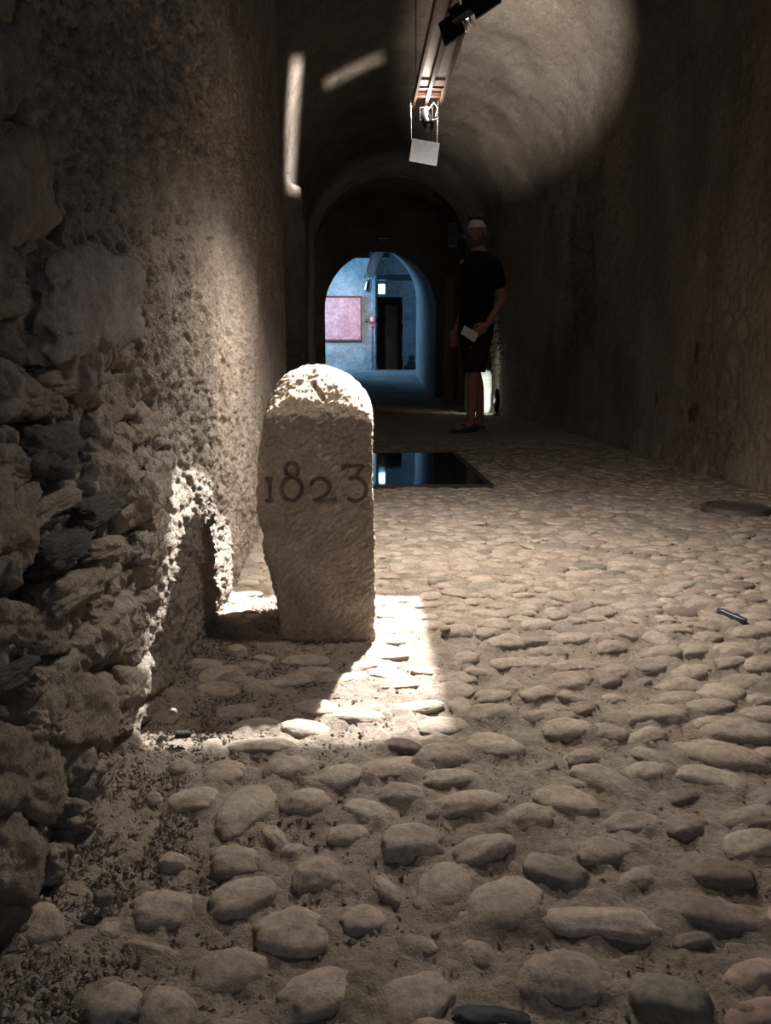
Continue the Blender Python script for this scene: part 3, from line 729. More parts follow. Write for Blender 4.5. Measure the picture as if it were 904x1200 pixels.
# ------------------------------------------------------------------ the date stone
def build_date_stone():
    nx, ny, nz = 150, 90, 300
    x0, x1, y0, y1, z0, z1 = -0.195, 0.034, 1.53, 1.775, -0.03, 0.47
    xs = np.linspace(x0, x1, nx); ys = np.linspace(y0, y1, ny); zs_ = np.linspace(z0, z1, nz)
    VV, QQ, b = [], [], 0
    def face(U, W, f, flip):
        nonlocal b
        A, B = [a.ravel() for a in np.meshgrid(U, W, indexing='ij')]
        VV.append(f(A, B)); QQ.append(grid_quads(len(U), len(W), flip) + b); b += len(A)
    face(xs, zs_, lambda a, c: np.stack([a, a * 0 + y0, c], 1), False)
    face(xs, zs_, lambda a, c: np.stack([a, a * 0 + y1, c], 1), True)
    face(ys, zs_, lambda a, c: np.stack([a * 0 + x0, a, c], 1), True)
    face(ys, zs_, lambda a, c: np.stack([a * 0 + x1, a, c], 1), False)
    face(xs, ys, lambda a, c: np.stack([a, c, a * 0 + z1], 1), False)
    V = np.concatenate(VV); Q = np.concatenate(QQ)
    # round the edges
    rr = 0.016
    lo = np.array([x0 + rr, y0 + rr, z0 - 1]); hi = np.array([x1 - rr * 0.6, y1 - rr, z1 - rr])
    q = np.clip(V, lo, hi); d = V - q; l = np.linalg.norm(d, axis=1)
    r_eff = np.where(d[:, 0] > 0, rr * 0.8, rr)
    V = q + d / np.maximum(l, 1e-9)[:, None] * np.minimum(np.maximum(l, 1e-9), rr)[:, None]
    # cushion top
    u = np.clip((V[:, 0] - (x0 + x1) / 2) / ((x1 - x0) / 2), -1, 1); w = np.clip((V[:, 1] - (y0 + y1) / 2) / ((y1 - y0) / 2), -1, 1)
    dome = np.sqrt(np.clip(1 - u ** 2, 0, 1)) * np.clip(1 - np.abs(w) ** 1.7, 0, 1) * 0.090
    shoulder = 0.012 * np.abs(u) ** 4
    t = sstep(0.34, 0.47, V[:, 2])
    V[:, 2] += (dome - shoulder) * t
    # left side leans in towards the foot, lower left corner broken away
    k = (V[:, 0] - x1) / (x0 - x1)
    zc = np.clip(V[:, 2], 0, 1)
    V[:, 0] += k * (0.030 * (1 - sstep(0.0, 0.20, zc)) + 0.006 * np.sin(zc * 16))
    me = mesh_arrays('date_stone', V, Q)
    bm = bmesh.new(); bm.from_mesh(me); bmesh.ops.remove_doubles(bm, verts=bm.verts, dist=1e-5); bm.normal_update()
    bm.to_mesh(me); bm.free()
    n = len(me.vertices); V = np.zeros(n * 3, np.float32); me.vertices.foreach_get('co', V); V = V.reshape(-1, 3).astype(float)
    Nn = np.zeros(n * 3, np.float32); me.vertices.foreach_get('normal', Nn); Nn = Nn.reshape(-1, 3).astype(float)
    ax = np.stack([V[:, 0] * .8 + V[:, 2] * .6, V[:, 1], -V[:, 0] * .6 + V[:, 2] * .8], 1) * np.array([1, 1, 2.2])
    top = sstep(0.45, 0.5, V[:, 2])
    e = fbm(V, 9, 3, 200) * 0.006 + fbm(ax, 44, 4, 203, 0.65) * (0.0050 - 0.0012 * top) + fbm(V, 150, 2, 208) * 0.0016
    # rough broken arris on the left
    el = sstep(-0.176, -0.198, V[:, 0]) * (Nn[:, 1] < 0.6)
    e += el * (fbm(V, 22, 4, 210, 0.6) * 0.010 - 0.003)
    # cut figures
    g = np.full(n, 9.0)
    front = Nn[:, 1] < -0.5
    for pl in DATE_STROKES:
        for a, c in zip(pl[:-1], pl[1:]):
            a = np.array(a); c = np.array(c); ab = c - a
            t = np.clip(((V[:, [0, 2]] - a) @ ab) / (ab @ ab), 0, 1)
            dd = np.linalg.norm(V[:, [0, 2]] - a - t[:, None] * ab, axis=1)
            g = np.minimum(g, dd)
    groove = (1 - sstep(0.0013, 0.0042, g)) * front
    e = e * (1 - 0.5 * (g < 0.004) * front)
    # groove and pit cut into the top
    a = np.array((-0.088, 1.585)); c = np.array((-0.066, 1.553)); ab = c - a
    t = np.clip(((V[:, :2] - a) @ ab) / (ab @ ab), 0, 1)
    dd = np.linalg.norm(V[:, :2] - a - t[:, None] * ab, axis=1)
    topcut = (1 - sstep(0.002, 0.006, dd)) * (Nn[:, 2] > 0.2)
    d2 = np.hypot(V[:, 0] + 0.088, (V[:, 1] - 1.62) * 0.5)
    topcut = np.maximum(topcut, (1 - sstep(0.002, 0.008, d2)) * (Nn[:, 2] > 0.2))
    V += Nn * e[:, None]
    V[:, 1] += groove * 0.013
    V[:, 2] -= topcut * 0.010
    O = np.array([-0.08, 1.65, 0.0])
    me.vertices.foreach_set('co', (V - O).astype(np.float32).ravel()); me.update()
    me.polygons.foreach_set('use_smooth', np.ones(len(me.polygons), bool))
    o = obj('boundary_stone', me, M['date_stone'], None, tuple(O))
    tag(o, 'pale rough boundary stone with rounded top and carved date 1823', 'stone marker')
build_date_stone()

# ------------------------------------------------------------------ floor glass, drain, small loose things
g = empty('floor_window', ((GLASS[0] + GLASS[1]) / 2, (GLASS[2] + GLASS[3]) / 2, -0.03))
tag(g, 'dark glass floor panel set flush in the cobbles, reflecting blue light', 'glass panel')
gw, gd = GLASS[1] - GLASS[0], GLASS[3] - GLASS[2]
obj('pane', box_mesh('pane', (0, 0, 0.022), (gw - .02, gd - .02, 0.022)), M['floor_glass'], g)
bm = bmesh.new()
for c, s_ in (((0, -gd / 2, .02), (gw + .02, .02, .038)), ((0, gd / 2, .02), (gw + .02, .02, .038)), ((-gw / 2, 0, .02), (.02, gd, .038)), ((gw / 2, 0, .02), (.02, gd, .038))): bm_box(bm, c, s_)
obj('frame', bm_mesh('frame', bm), M['frame_steel'], g)

d = empty('drain_cover', (DRAIN[0], DRAIN[1], -0.012))
tag(d, 'round worn iron drain cover in the floor beside the brown wall', 'drain cover')
obj('ring', join_pydata('ring', [lathe([(DRAIN[2] * .84, 0), (DRAIN[2] * .84, .018), (DRAIN[2] * .9, .022), (DRAIN[2], .020), (DRAIN[2] * 1.02, 0)], 40)], False), M['drain'], d)
obj('plate', join_pydata('plate', [lathe([(DRAIN[2] * .82, 0), (DRAIN[2] * .82, .016), (DRAIN[2] * .5, .0175), (0.004, .0175)], 40)], False), M['drain'], d)
bm = bmesh.new()
for i in range(-3, 4): bm_box(bm, (i * .024, 0, .019), (.008, 2 * math.sqrt(max(0.0, .006 - (i * .024) ** 2)), .004))
obj('ribs', bm_mesh('ribs', bm), M['drain'], d)

# dark splinter, chips
def chip(name, loc, size, rot, mat, label, cat, seed):
    me = rock_mesh(name, 3, seed, 5.0, 0.16, 1.5); me.materials.append(mat)
    o = obj(name, me); o.location = loc; o.rotation_euler = rot; o.scale = size
    tag(o, label, cat)
M['splinter'] = plain('dark_slate_splinter', (0.035, 0.04, 0.06), 0.35)
chip('slate_splinter', (0.832, 1.604, 0.012), (0.040, 0.007, 0.007), (0, 0.05, R(-66)), M['splinter'], 'long dark bluish slate splinter lying on the cobbles', 'splinter', 301)
chip('stone_chip', (-0.268, 0.722, 0.014), (0.0085, 0.007, 0.007), (0.2, 0.1, 0.5), M['cobble_dark'], 'small dark angular chip on a pale cobble near the rubble wall', 'stone chip', 302)
chip('stone_chip', (-0.286, 1.115, 0.03), (0.006, 0.004, 0.011), (0.1, 0.3, 0.2), M['cobble'], 'small pale upright shard in the bright light patch by the wall', 'stone chip', 303)
chip('stone_chip', (-0.262, 1.075, 0.018), (0.011, 0.006, 0.005), (0.0, 0.1, 0.3), M['slate'], 'small dark flat chip in the bright light patch by the wall', 'stone chip', 304)
chip('stone_chip', (0.186, 1.545, 0.008), (0.011, 0.007, 0.006), (0.0, 0.1, 0.6), M['cobble_dark'], 'small brown pebble just outside the right edge of the light patch', 'stone chip', 305)

# ------------------------------------------------------------------ hanging lamp rail
RX, RZ, RY1 = 0.190, 1.222, 2.16
r = empty('lamp_rail', (RX, 0.9, RZ))
tag(r, 'red-brown steel lamp rail hung on thin wires under the vault', 'lamp rail')
ln = RY1 + 0.6; cy = (RY1 - 0.6) / 2 - 0.9
for dx in (-0.034, -0.003, 0.034):
    obj('flange', box_mesh('flange', (dx, cy, 0.010), (0.006 if dx != -0.003 else 0.008, ln, 0.024)), M['rail'], r)
for dx, w in ((-0.0185, 0.026), (0.0155, 0.031)):
    obj('web', box_mesh('web', (dx, cy, 0.020), (w, ln, 0.003)), M['rail'], r)
for y in (-0.3, 0.5, 1.3, 2.04, 2.10):
    obj('cross_bar', box_mesh('cross_bar', (0, y - 0.9, 0.007), (0.066, 0.006, 0.005)), M['rail'], r)
for y in (-0.4, 0.9, 2.06):
    for dx in (-0.036, 0.036):
        obj('hanger_wire', join_pydata('hanger_wire', [tube([(dx, y - 0.9, 0.02), (dx * 1.4, y - 0.9, 1.83)], 0.0013, 6, False)]), M['frame_steel'], r)

# flood lamp with two black flaps, bulb lit, clamped to the rail
f = empty('flood_lamp', (0.207, 1.545, 1.188))
tag(f, 'black flood lamp with two flaps and a lit bulb clamped on the rail', 'lamp')
ax = Vector((0.72, -0.50, 0.30)).normalized(); zax = Vector((0, 0, 1)); nn = ax.cross(zax).normalized(); up = nn.cross(ax)
rotm = Matrix((ax, nn, up)).transposed()
obj('flap', box_mesh('flap', ax * -0.030 + Vector((0, 0, -0.004)), (0.046, 0.006, 0.044), rotm, 0.001), M['black_metal'], f)
obj('flap', box_mesh('flap', ax * 0.040 + Vector((0, 0, 0.006)), (0.052, 0.006, 0.042), rotm, 0.001), M['black_metal'], f)
obj('housing', box_mesh('housing', nn * 0.018 + up * .002, (0.040, 0.022, 0.024), rotm, 0.003), M['black_metal'], f)
obj('bulb', join_pydata('bulb', [ellipsoid((0, 0, 0.002) , (0.0045, 0.0045, 0.0075), 12, 8)]), M['bulb'], f)
obj('reflector_edge', join_pydata('reflector_edge', [tube([ax * .016 + up * .012 + nn * -.006, ax * .062 + up * .024 + nn * -.006], 0.0012, 6), tube([ax * .018 + up * .004 + nn * -.006, ax * .062 + up * .016 + nn * -.006], 0.0010, 6)]), M['chrome'], f)
obj('clamp', join_pydata('clamp', [tube([(0.0, 0.012, 0.03), (0.004, 0.008, 0.012), (0.002, 0, 0.0), (0.012, 0, -0.012)], [0.003] * 4, 8)]), M['chrome'], f)
obj('cable', join_pydata('cable', [tube([(-0.018, -0.04, 0.02), (-0.012, -0.02, 0.006), (-0.002, -0.004, 0.006), (0.006, 0.006, -0.006), (0.014, 0.012, -0.012)], 0.0022, 8)]), M['cable_white'], f)

# unlit lamp bodies added on the rail, out of view, meant for fill light
def added_rail_lamp(loc, d, label):
    e = empty('added_uplight', loc); tag(e, label, 'lamp')
    d = Vector(d).normalized()
    obj('body', join_pydata('body', [tube([d * -0.050, d * -0.012], [0.016, 0.020], 14)]), M['black_metal'], e)
    obj('stem', join_pydata('stem', [tube([d * -0.035, Vector((-0.04, 0, -0.05))], 0.004, 6)]), M['chrome'], e)
added_rail_lamp((0.262, 1.645, 1.308), (1.0, 4.9, 1.7), 'added unlit black lamp tube on the rail aimed at the right side of the vault')
added_rail_lamp((0.24, 0.29, 1.288), (1.6, 3.9, 0.26), 'added unlit black lamp tube on the rail aimed at the brown right wall')
added_rail_lamp((0.19, 0.545, 1.30), (0.2, 0.25, 1.7), 'added unlit black lamp tube on the rail pointing up at the vault crown')

rl = empty('added_wash_lamp', (0.19, 1.125, 1.198)); tag(rl, 'added unlit small black lamp under the rail aimed at the rubble wall', 'lamp')  # unlit lamp body added above the frame, meant to carry a wall fill
obj('body', join_pydata('body', [tube([(0.012, 0.002, 0.012), (0.004, 0.001, 0.004)], [0.010, 0.010], 12)]), M['black_metal'], rl)
obj('stem', join_pydata('stem', [tube([(0.012, 0.002, 0.012), (0.014, 0.002, 0.021)], 0.003, 6)]), M['chrome'], rl)

# small black spotlight at the rail's end
sl = empty('spotlight', (0.184, 2.10, 1.172))
tag(sl, 'small black spotlight under the rail end above the metal sheet', 'lamp')
obj('body', join_pydata('body', [tube([(-0.003, 0.012, 0.018), (0.004, -0.018, -0.018)], [0.013, 0.015], 14)]), M['black_metal'], sl)
obj('yoke', join_pydata('yoke', [tube([(-0.015, 0, 0), (-0.016, 0.0, 0.03), (0.016, 0.0, 0.03), (0.016, 0, 0)], 0.0016, 6)]), M['chrome'], sl)
obj('arm', join_pydata('arm', [tube([(0.004, -0.018, 0.008), (0.011, -0.022, -0.020), (0.018, -0.022, -0.017)], 0.0018, 6)]), M['chrome'], sl)
obj('screw', join_pydata('screw', [tube([(0.014, -0.01, -0.004), (0.030, -0.012, 0.002)], 0.002, 6)]), M['chrome'], sl)
obj('bulb', join_pydata('bulb', [ellipsoid((0.0, 0.004, 0.030), (0.004, 0.004, 0.004), 10, 6)]), M['bulb'], sl)
obj('cable', join_pydata('cable', [tube([(0.0, 0.012, 0.02), (0.02, 0.01, 0.045), (0.03, 0.005, 0.03), (0.024, 0.0, 0.01)], 0.0012, 6)]), M['cable_white'], sl)

sh = empty('metal_sheet', (0.1815, 2.115, 1.10))
tag(sh, 'small pale metal sheet hanging on two chains below the rail end', 'reflector')
rt = Matrix.Rotation(R(9), 3, 'Y') @ Matrix.Rotation(R(-24), 3, 'X')
obj('sheet', box_mesh('sheet', (0, 0, 0), (0.072, 0.0025, 0.068), rt, 0.0005), M['sheet'], sh)
for dx, dz in ((-0.033, 0.036), (0.034, 0.025)):
    obj('chain', join_pydata('chain', [tube([(dx, 0.012, dz), (dx * 1.05, 0.02, 0.128)], 0.0014, 6, False)] + [ellipsoid((dx * (1 + .05 * i / 14), 0.012 + .008 * i / 14, dz + (0.128 - dz) * i / 14), (0.0022, 0.0022, 0.0032), 6, 4) for i in range(15)]), M['chrome'], sh)

# ------------------------------------------------------------------ second rail, in the portal
r2 = empty('lamp_rail', (0.40, 16.0, 2.55))
tag(r2, 'blue-lit lamp rail running through the dark archway into the far room', 'lamp rail')
M['rail_blue'] = plain('pale_painted_steel', (0.62, 0.63, 0.65), 0.35, 0.3)
d2 = Vector((-0.157, 5.8, 0.02)); ang = math.atan2(-d2.x, d2.y)
rz = Matrix.Rotation(ang, 3, 'Z')
for dx in (-0.10, 0.10):
    obj('flange', box_mesh('flange', rz @ Vector((dx, 0, 0.05)), (0.02, 5.7, 0.05), rz), M['frame_steel'], r2)
obj('web', box_mesh('web', (0, 0, 0.045), (0.18, 5.7, 0.012), rz), M['rail_blue'], r2)
for y in (-2.4, 2.2):
    obj('hanger_wire', join_pydata('hanger_wire', [tube([rz @ Vector((0, y, 0.1)), rz @ Vector((0, y, 0.72 if y < 0 else 1.25))], 0.008, 6, False)]), M['frame_steel'], r2)
l2 = empty('spotlight', (0.33, 18.86, 2.44))
tag(l2, 'shiny metal spotlight at the end of the far rail', 'lamp')
obj('body', join_pydata('body', [tube([(0.0, 0.0, 0.05), (-0.02, 0.06, -0.10)], [0.07, 0.09], 14)]), M['chrome'], l2)
obj('arm', join_pydata('arm', [tube([(0, 0, 0.12), (0.05, 0, 0.08), (0.04, 0, 0.0)], 0.02, 8)]), M['chrome'], l2)
obj('lens', join_pydata('lens', [ellipsoid((-0.026, 0.07, -0.13), (0.05, 0.05, 0.03), 12, 6)]), M['chrome'], l2)
lb_ = obj('head_bar', box_mesh('head_bar', (0, 0, 0), (1.0, 0.10, 0.11), None, 0.006), M['frame_steel'], None, (0.30, 18.62, 3.06)); tag(lb_, 'flat dark bar across the head of the far archway', 'bar')

# ------------------------------------------------------------------ far room things
p = empty('framed_panel', (-0.42, 21.93, 1.24))
tag(p, 'pink square panel with dark frame on the far room wall', 'panel')
M['pink'] = mineral('pink_printed_panel', (0.60, 0.24, 0.26), (0.74, 0.35, 0.36), (0.82, 0.46, 0.46), 4.0, 12, 0.2, 0.004)
obj('board', box_mesh('board', (0, 0, 0.585), (1.14, 0.04, 1.13)), M['pink'], p)
bm = bmesh.new()
for c, s_ in (((0, -.01, 0), (1.2, .08, .045)), ((0, -.01, 1.17), (1.2, .08, .045)), ((-.585, -.01, .585), (.045, .08, 1.17)), ((.585, -.01, .585), (.045, .08, 1.17))): bm_box(bm, c, s_)
M['frame_red'] = plain('dark_red_frame', (0.09, 0.03, 0.03), 0.5)
obj('frame', bm_mesh('frame', bm), M['frame_red'], p)

e_ = empty('exit_light', (0.72, 21.5, 2.46))
tag(e_, 'lit white emergency light box hanging above the dark doorway', 'exit light')
M['sign_lit'] = plain('lit_sign', (0.9, 0.95, 1.0), 0.4, emit=(0.35, 0.70, 1.0), estr=16.0)
obj('housing', box_mesh('housing', (0, 0.03, 0.12), (0.19, 0.05, 0.27), None, 0.008), M['frame_steel'], e_)
obj('diffuser', box_mesh('diffuser', (0, 0.0, 0.12), (0.165, 0.02, 0.245), None, 0.006), M['sign_lit'], e_)
obj('rod', join_pydata('rod', [tube([(0, 0.03, 0.25), (0, 0.03, 0.40)], 0.008, 6, False)]), M['frame_steel'], e_)
b_ = empty('pipe_duct', (1.1, 21.4, 2.87))
tag(b_, 'dark horizontal duct crossing the far room above the doorway', 'duct')
obj('duct', box_mesh('duct', (0.05, 0, 0), (1.15, 0.16, 0.14), None, 0.01), M['frame_steel'], b_)
for dx in (-0.4, 0.5): obj('strap', join_pydata('strap', [tube([(dx, 0, 0.06), (dx, 0, 1.02)], 0.01, 6, False)]), M['frame_steel'], b_)
fa = empty('fire_alarm_post', (0.475, 21.86, FZ))
tag(fa, 'red and white fire alarm box on thin dark pole by the doorway', 'fire alarm')
M['alarm_red'] = plain('alarm_red', (0.55, 0.03, 0.05), 0.4); M['alarm_white'] = plain('alarm_white', (0.75, 0.72, 0.72), 0.4)
obj('pole', join_pydata('pole', [tube([(0, 0, 0.0), (0, 0, 1.16)], 0.017, 8)]), M['frame_steel'], fa)
obj('alarm_box', box_mesh('alarm_box', (0, -0.02, 1.36), (0.15, 0.07, 0.16), None, 0.01), M['alarm_red'], fa)
obj('alarm_sign', box_mesh('alarm_sign', (-0.02, -0.06, 1.37), (0.07, 0.01, 0.11)), M['alarm_white'], fa)
obj('lower_box', box_mesh('lower_box', (0.01, -0.02, 1.20), (0.10, 0.06, 0.11), None, 0.01), M['alarm_red'], fa)
sb = obj('switch_box', box_mesh('switch_box', (0, 0, 0), (0.10, 0.05, 0.07), None, 0.008), M['frame_steel'], None, (0.325, 21.92, 1.785))
tag(sb, 'small black switch box on the wall beside the pink panel', 'switch box')
rk = empty('rubble_lump', (1.60, 22.9, FZ)); rk_m = rock_mesh('lump', 3, 330, 3.0, 0.25, 2.0)
tag(rk, 'low dark heap of stones at the foot of the far wall', 'stones')
for i, (dx, dz, s_) in enumerate(((0, .07, .10), (.12, .06, .08), (.03, .2, .09), (-.1, .05, .07), (.05, .33, .08))):
    o = obj('stone', rk_m, M['slate'], rk); o.location = (dx, 0, dz); o.scale = (s_, s_, s_ * .8); o.rotation_euler = (0, 0, i)

# ------------------------------------------------------------------ right side: low block, floor spotlight, plank, loudspeaker
lb = rock_mesh('low_block', 4, 340, 6.0, 0.05, 1.2); lb.materials.append(mineral('pale_lime_block', (0.5, 0.53, 0.48), (0.6, 0.63, 0.57), (0.7, 0.73, 0.67), 9, 40, 0.5, 0.008))
o = obj('low_block', lb, None, None, (1.47, 9.32, 0.25)); o.scale = (0.15, 0.15, 0.27)
tag(o, 'low pale lime-washed block lit at the foot of the brown wall', 'block')
fs = empty('floor_spotlight', (1.60, 8.76, 0.0))
tag(fs, 'black oval floor spotlight standing by the lit low block', 'lamp')
obj('body', join_pydata('body', [ellipsoid((0, 0, 0.16), (0.036, 0.06, 0.145), 16, 12)]), M['black_metal'], fs)
obj('foot', box_mesh('foot', (0, 0, 0.010), (0.07, 0.10, 0.02), None, 0.004), M['black_metal'], fs)
pk = obj('plank', box_mesh('plank', (0, 0, 0.90), (0.15, 0.035, 1.80), None, 0.004), mineral('grey_brown_wood', (0.16, 0.12, 0.10), (0.21, 0.16, 0.135), (0.26, 0.2, 0.17), 6, 40, 0.4, 0.004, stretch=(4, 4, 0.5)), None, (1.365, 11.42, -0.01))
tag(pk, 'tall narrow grey-brown plank upright at the dark archway side', 'plank')
dp = obj('post', box_mesh('post', (0, 0, 1.0), (0.11, 0.08, 2.0), None, 0.006), M['plaster_passage'], None, (1.50, 11.0, -0.01))
tag(dp, 'dark upright post behind the standing man', 'post')
ls = empty('column_speaker', (1.385, 11.36, 2.20))
tag(ls, 'grey column loudspeaker beside the dark arch near the man\'s head', 'speaker')
M['speaker_grey'] = plain('speaker_grey', (0.06, 0.056, 0.056), 0.6); M['speaker_dark'] = plain('speaker_cone', (0.02, 0.02, 0.02), 0.6)
obj('cabinet', box_mesh('cabinet', (0, 0, 0.16), (0.13, 0.10, 0.32), None, 0.012), M['speaker_grey'], ls)
for z in (0.06, 0.15, 0.24):
    me = join_pydata('cone', [lathe([(0.04, 0), (0.042, 0.008), (0.034, 0.008), (0.012, 0.002)], 20)])
    c = obj('cone', me, M['speaker_dark'], ls); c.location = (0, -0.05, z); c.rotation_euler = (R(90), 0, 0)
obj('bracket', box_mesh('bracket', (0.12, 0.06, 0.16), (0.14, 0.03, 0.05)), M['speaker_grey'], ls)

# ------------------------------------------------------------------ the man by the right wall
def skin(name, verts, edges, radii, root=0, sub=2):
    me = bpy.data.meshes.new(name); me.from_pydata(verts, edges, []); me.update()
    o = bpy.data.objects.new(name, me); COL.objects.link(o)
    md = o.modifiers.new('skin', 'SKIN'); md.use_smooth_shade = True
    if not me.skin_vertices:
        bm = bmesh.new(); bm.from_mesh(me); bm.verts.layers.skin.verify(); bm.to_mesh(me); bm.free()
    for i, r in enumerate(radii):
        sv = me.skin_vertices[0].data[i]; sv.radius = r if hasattr(r, '__len__') else (r, r); sv.use_root = (i == root)
    sd = o.modifiers.new('sub', 'SUBSURF'); sd.levels = sub; sd.render_levels = sub
    dg = bpy.context.evaluated_depsgraph_get(); dg.update()
    out = bpy.data.meshes.new_from_object(o.evaluated_get(dg))
    bpy.data.objects.remove(o); bpy.data.meshes.remove(me)
    out.name = name; out.materials.clear()
    V = [v.co.copy() for v in out.vertices]; Fc = [tuple(p.vertices) for p in out.polygons]
    bpy.data.meshes.remove(out)
    return V, Fc

M['skin'] = plain('tanned_skin', (0.34, 0.17, 0.115), 0.55, 0.0, 0.3, grain=0.08)
M['tee'] = plain('black_cotton', (0.012, 0.011, 0.012), 0.9, 0.0, 0.1)
M['shorts'] = plain('dark_shorts_cloth', (0.022, 0.017, 0.016), 0.9, 0.0, 0.1)
M['band'] = plain('pale_headband_cloth', (0.55, 0.53, 0.52), 0.9, 0.0, 0.1, grain=0.3)
M['hair'] = plain('dark_hair', (0.02, 0.014, 0.012), 0.7)
M['beard'] = plain('greying_beard', (0.16, 0.13, 0.115), 0.9, grain=0.45, gscale=160)
M['sandal'] = plain('dark_rubber', (0.03, 0.022, 0.02), 0.7)
M['eye'] = plain('eye_dark', (0.05, 0.04, 0.04), 0.3)
M['lens'] = plain('sunglass_lens', (0.01, 0.01, 0.012), 0.15)

man = empty('person', (1.035, 6.72, 0.006), R(-64.5))
tag(man, 'bearded person in black tee, dark shorts and pale headband standing by wall', 'person')
bv = [(0, 0, .92), (0, -.005, 1.06), (0, 0, 1.24), (0, .012, 1.385), (0, .012, 1.465), (0, -.004, 1.555),
      (.115, .012, 1.405), (.182, .015, 1.385), (.238, .100, 1.09), (.20, -.030, .885),
      (-.115, .012, 1.405), (-.182, .015, 1.385), (-.24, .045, 1.095), (-.222, -.06, .865),
      (.088, -.005, .87), (.095, -.055, .68), (.100, -.085, .49), (.100, -.085, .36), (.100, -.110, .10), (.100, -.10, .055), (.108, -.215, .045), (.112, -.285, .032),
      (-.088, .005, .87), (-.09, .03, .68), (-.09, .055, .49), (-.09, .095, .36), (-.09, .125, .10), (-.09, .135, .055), (-.105, .02, .045), (-.11, -.05, .032)]
be = [(0, 1), (1, 2), (2, 3), (3, 4), (4, 5), (3, 6), (6, 7), (7, 8), (8, 9), (3, 10), (10, 11), (11, 12), (12, 13),
      (0, 14), (14, 15), (15, 16), (16, 17), (17, 18), (18, 19), (19, 20), (20, 21), (0, 22), (22, 23), (23, 24), (24, 25), (25, 26), (26, 27), (27, 28), (28, 29)]
br = [(.15, .11), (.145, .112), (.158, .118), (.13, .095), .062, .056, .07, .058, .040, .028, .07, .058, .040, .028,
      .088, .076, .056, .058, .036, .036, (.040, .026), (.036, .018), .088, .076, .056, .058, .036, .036, (.040, .026), (.036, .018)]
parts = [skin('body', bv, be, br, 0, 2)]

def hand(wrist, dirv, palm_n, side, curl):
    """palm and five bent fingers; dirv: from wrist to fingers, palm_n: palm normal"""
    d = Vector(dirv).normalized(); n = Vector(palm_n); n = (n - d * n.dot(d)).normalized(); s = d.cross(n) * side
    w = Vector(wrist); out = []
    rot = Matrix((s, d, n)).transposed()
    out.append(ellipsoid(w + d * .048, (.041, .056, .017), 14, 10, rot))
    out.append(tube([w - d * .03, w + d * .03], [.027, .026], 10))
    for k, (off, L1) in enumerate(((-.029, .068), (-.010, .078), (.010, .073), (.028, .058))):
        b0 = w + d * .088 + s * off
        p1 = b0 + (d * math.cos(curl * .5) + n * math.sin(curl * .5)) * L1 * .48
        p2 = p1 + (d * math.cos(curl * 1.2) + n * math.sin(curl * 1.2)) * L1 * .32
        p3 = p2 + (d * math.cos(curl * 1.8) + n * math.sin(curl * 1.8)) * L1 * .24
        out.append(tube([b0 - d * .02, b0, p1, p2, p3], [.0095, .0095, .009, .0082, .0068], 8))
    t0 = w + d * .030 - s * .030
    t1 = t0 - s * .022 + d * .026 + n * .010; t2 = t1 + d * .026 + n * .014 - s * .002; t3 = t2 + d * .018 + n * .012 + s * .006
    out.append(tube([t0, t1, t2, t3], [.014, .011, .0098, .008], 8))
    return out
parts += hand((.20, -.030, .885), (-.25, -.75, -.62), (-.80, .28, -.1), 1, 0.55)
parts += hand((-.222, -.06, .865), (.02, -.25, -1.0), (.95, -.1, 0), -1, 0.35)

# head, turned towards the camera
HC = Vector((0.0, -.018, 1.648)); HR = Matrix.Rotation(R(50), 3, 'Z')
def head_mesh():
    bm = bmesh.new(); bmesh.ops.create_icosphere(bm, subdivisions=5, radius=1.0)
    V = np.array([v.co[:] for v in bm.verts]); Fc = [tuple(v.index for v in f.verts) for f in bm.faces]; bm.free()
    x, y, z = V[:, 0], V[:, 1], V[:, 2]
    low = sstep(0.1, -0.9, z)
    X = x * 0.074 * (1 - 0.26 * low); Y = y * 0.094 * (1 - 0.12 * low) ; Z = z * 0.115
    fr = sstep(0.2, 0.8, -y)
    Y = Y - fr * low * 0.010
    g = lambda cx, cz, sx, sz: np.exp(-((X - cx) / sx) ** 2 - ((Z - cz) / sz) ** 2)
    Y -= fr * (0.020 * g(0, -.022, .010, .012) + 0.013 * g(0, -.004, .007, .018))
    Y += fr * (0.010 * g(.029, .006, .014, .009) + 0.010 * g(-.029, .006, .014, .009))
    Y -= fr * (0.005 * g(.028, .024, .02, .007) + 0.005 * g(-.028, .024, .02, .007))
    Y -= fr * (0.006 * g(0, -.052, .018, .006) + 0.006 * g(0, -.064, .016, .006) - 0.005 * g(0, -.058, .02, .003))
    Y -= fr * 0.008 * g(0, -.094, .018, .014)
    return [HC + HR @ Vector(p) for p in zip(X, Y, Z)], Fc
parts.append(head_mesh())
for s in (-1, 1):
    parts.append(ellipsoid(HC + HR @ Vector((s * .074, .008, -.006)), (.010, .020, .031), 12, 8, HR))
obj('body', join_pydata('body', parts), M['skin'], man)
for s in (-1, 1):
    obj('eye', join_pydata('eye', [ellipsoid(HC + HR @ Vector((s * .029, -.079, .005)), (.012, .006, .006), 10, 8, HR)]), M['eye'], man)

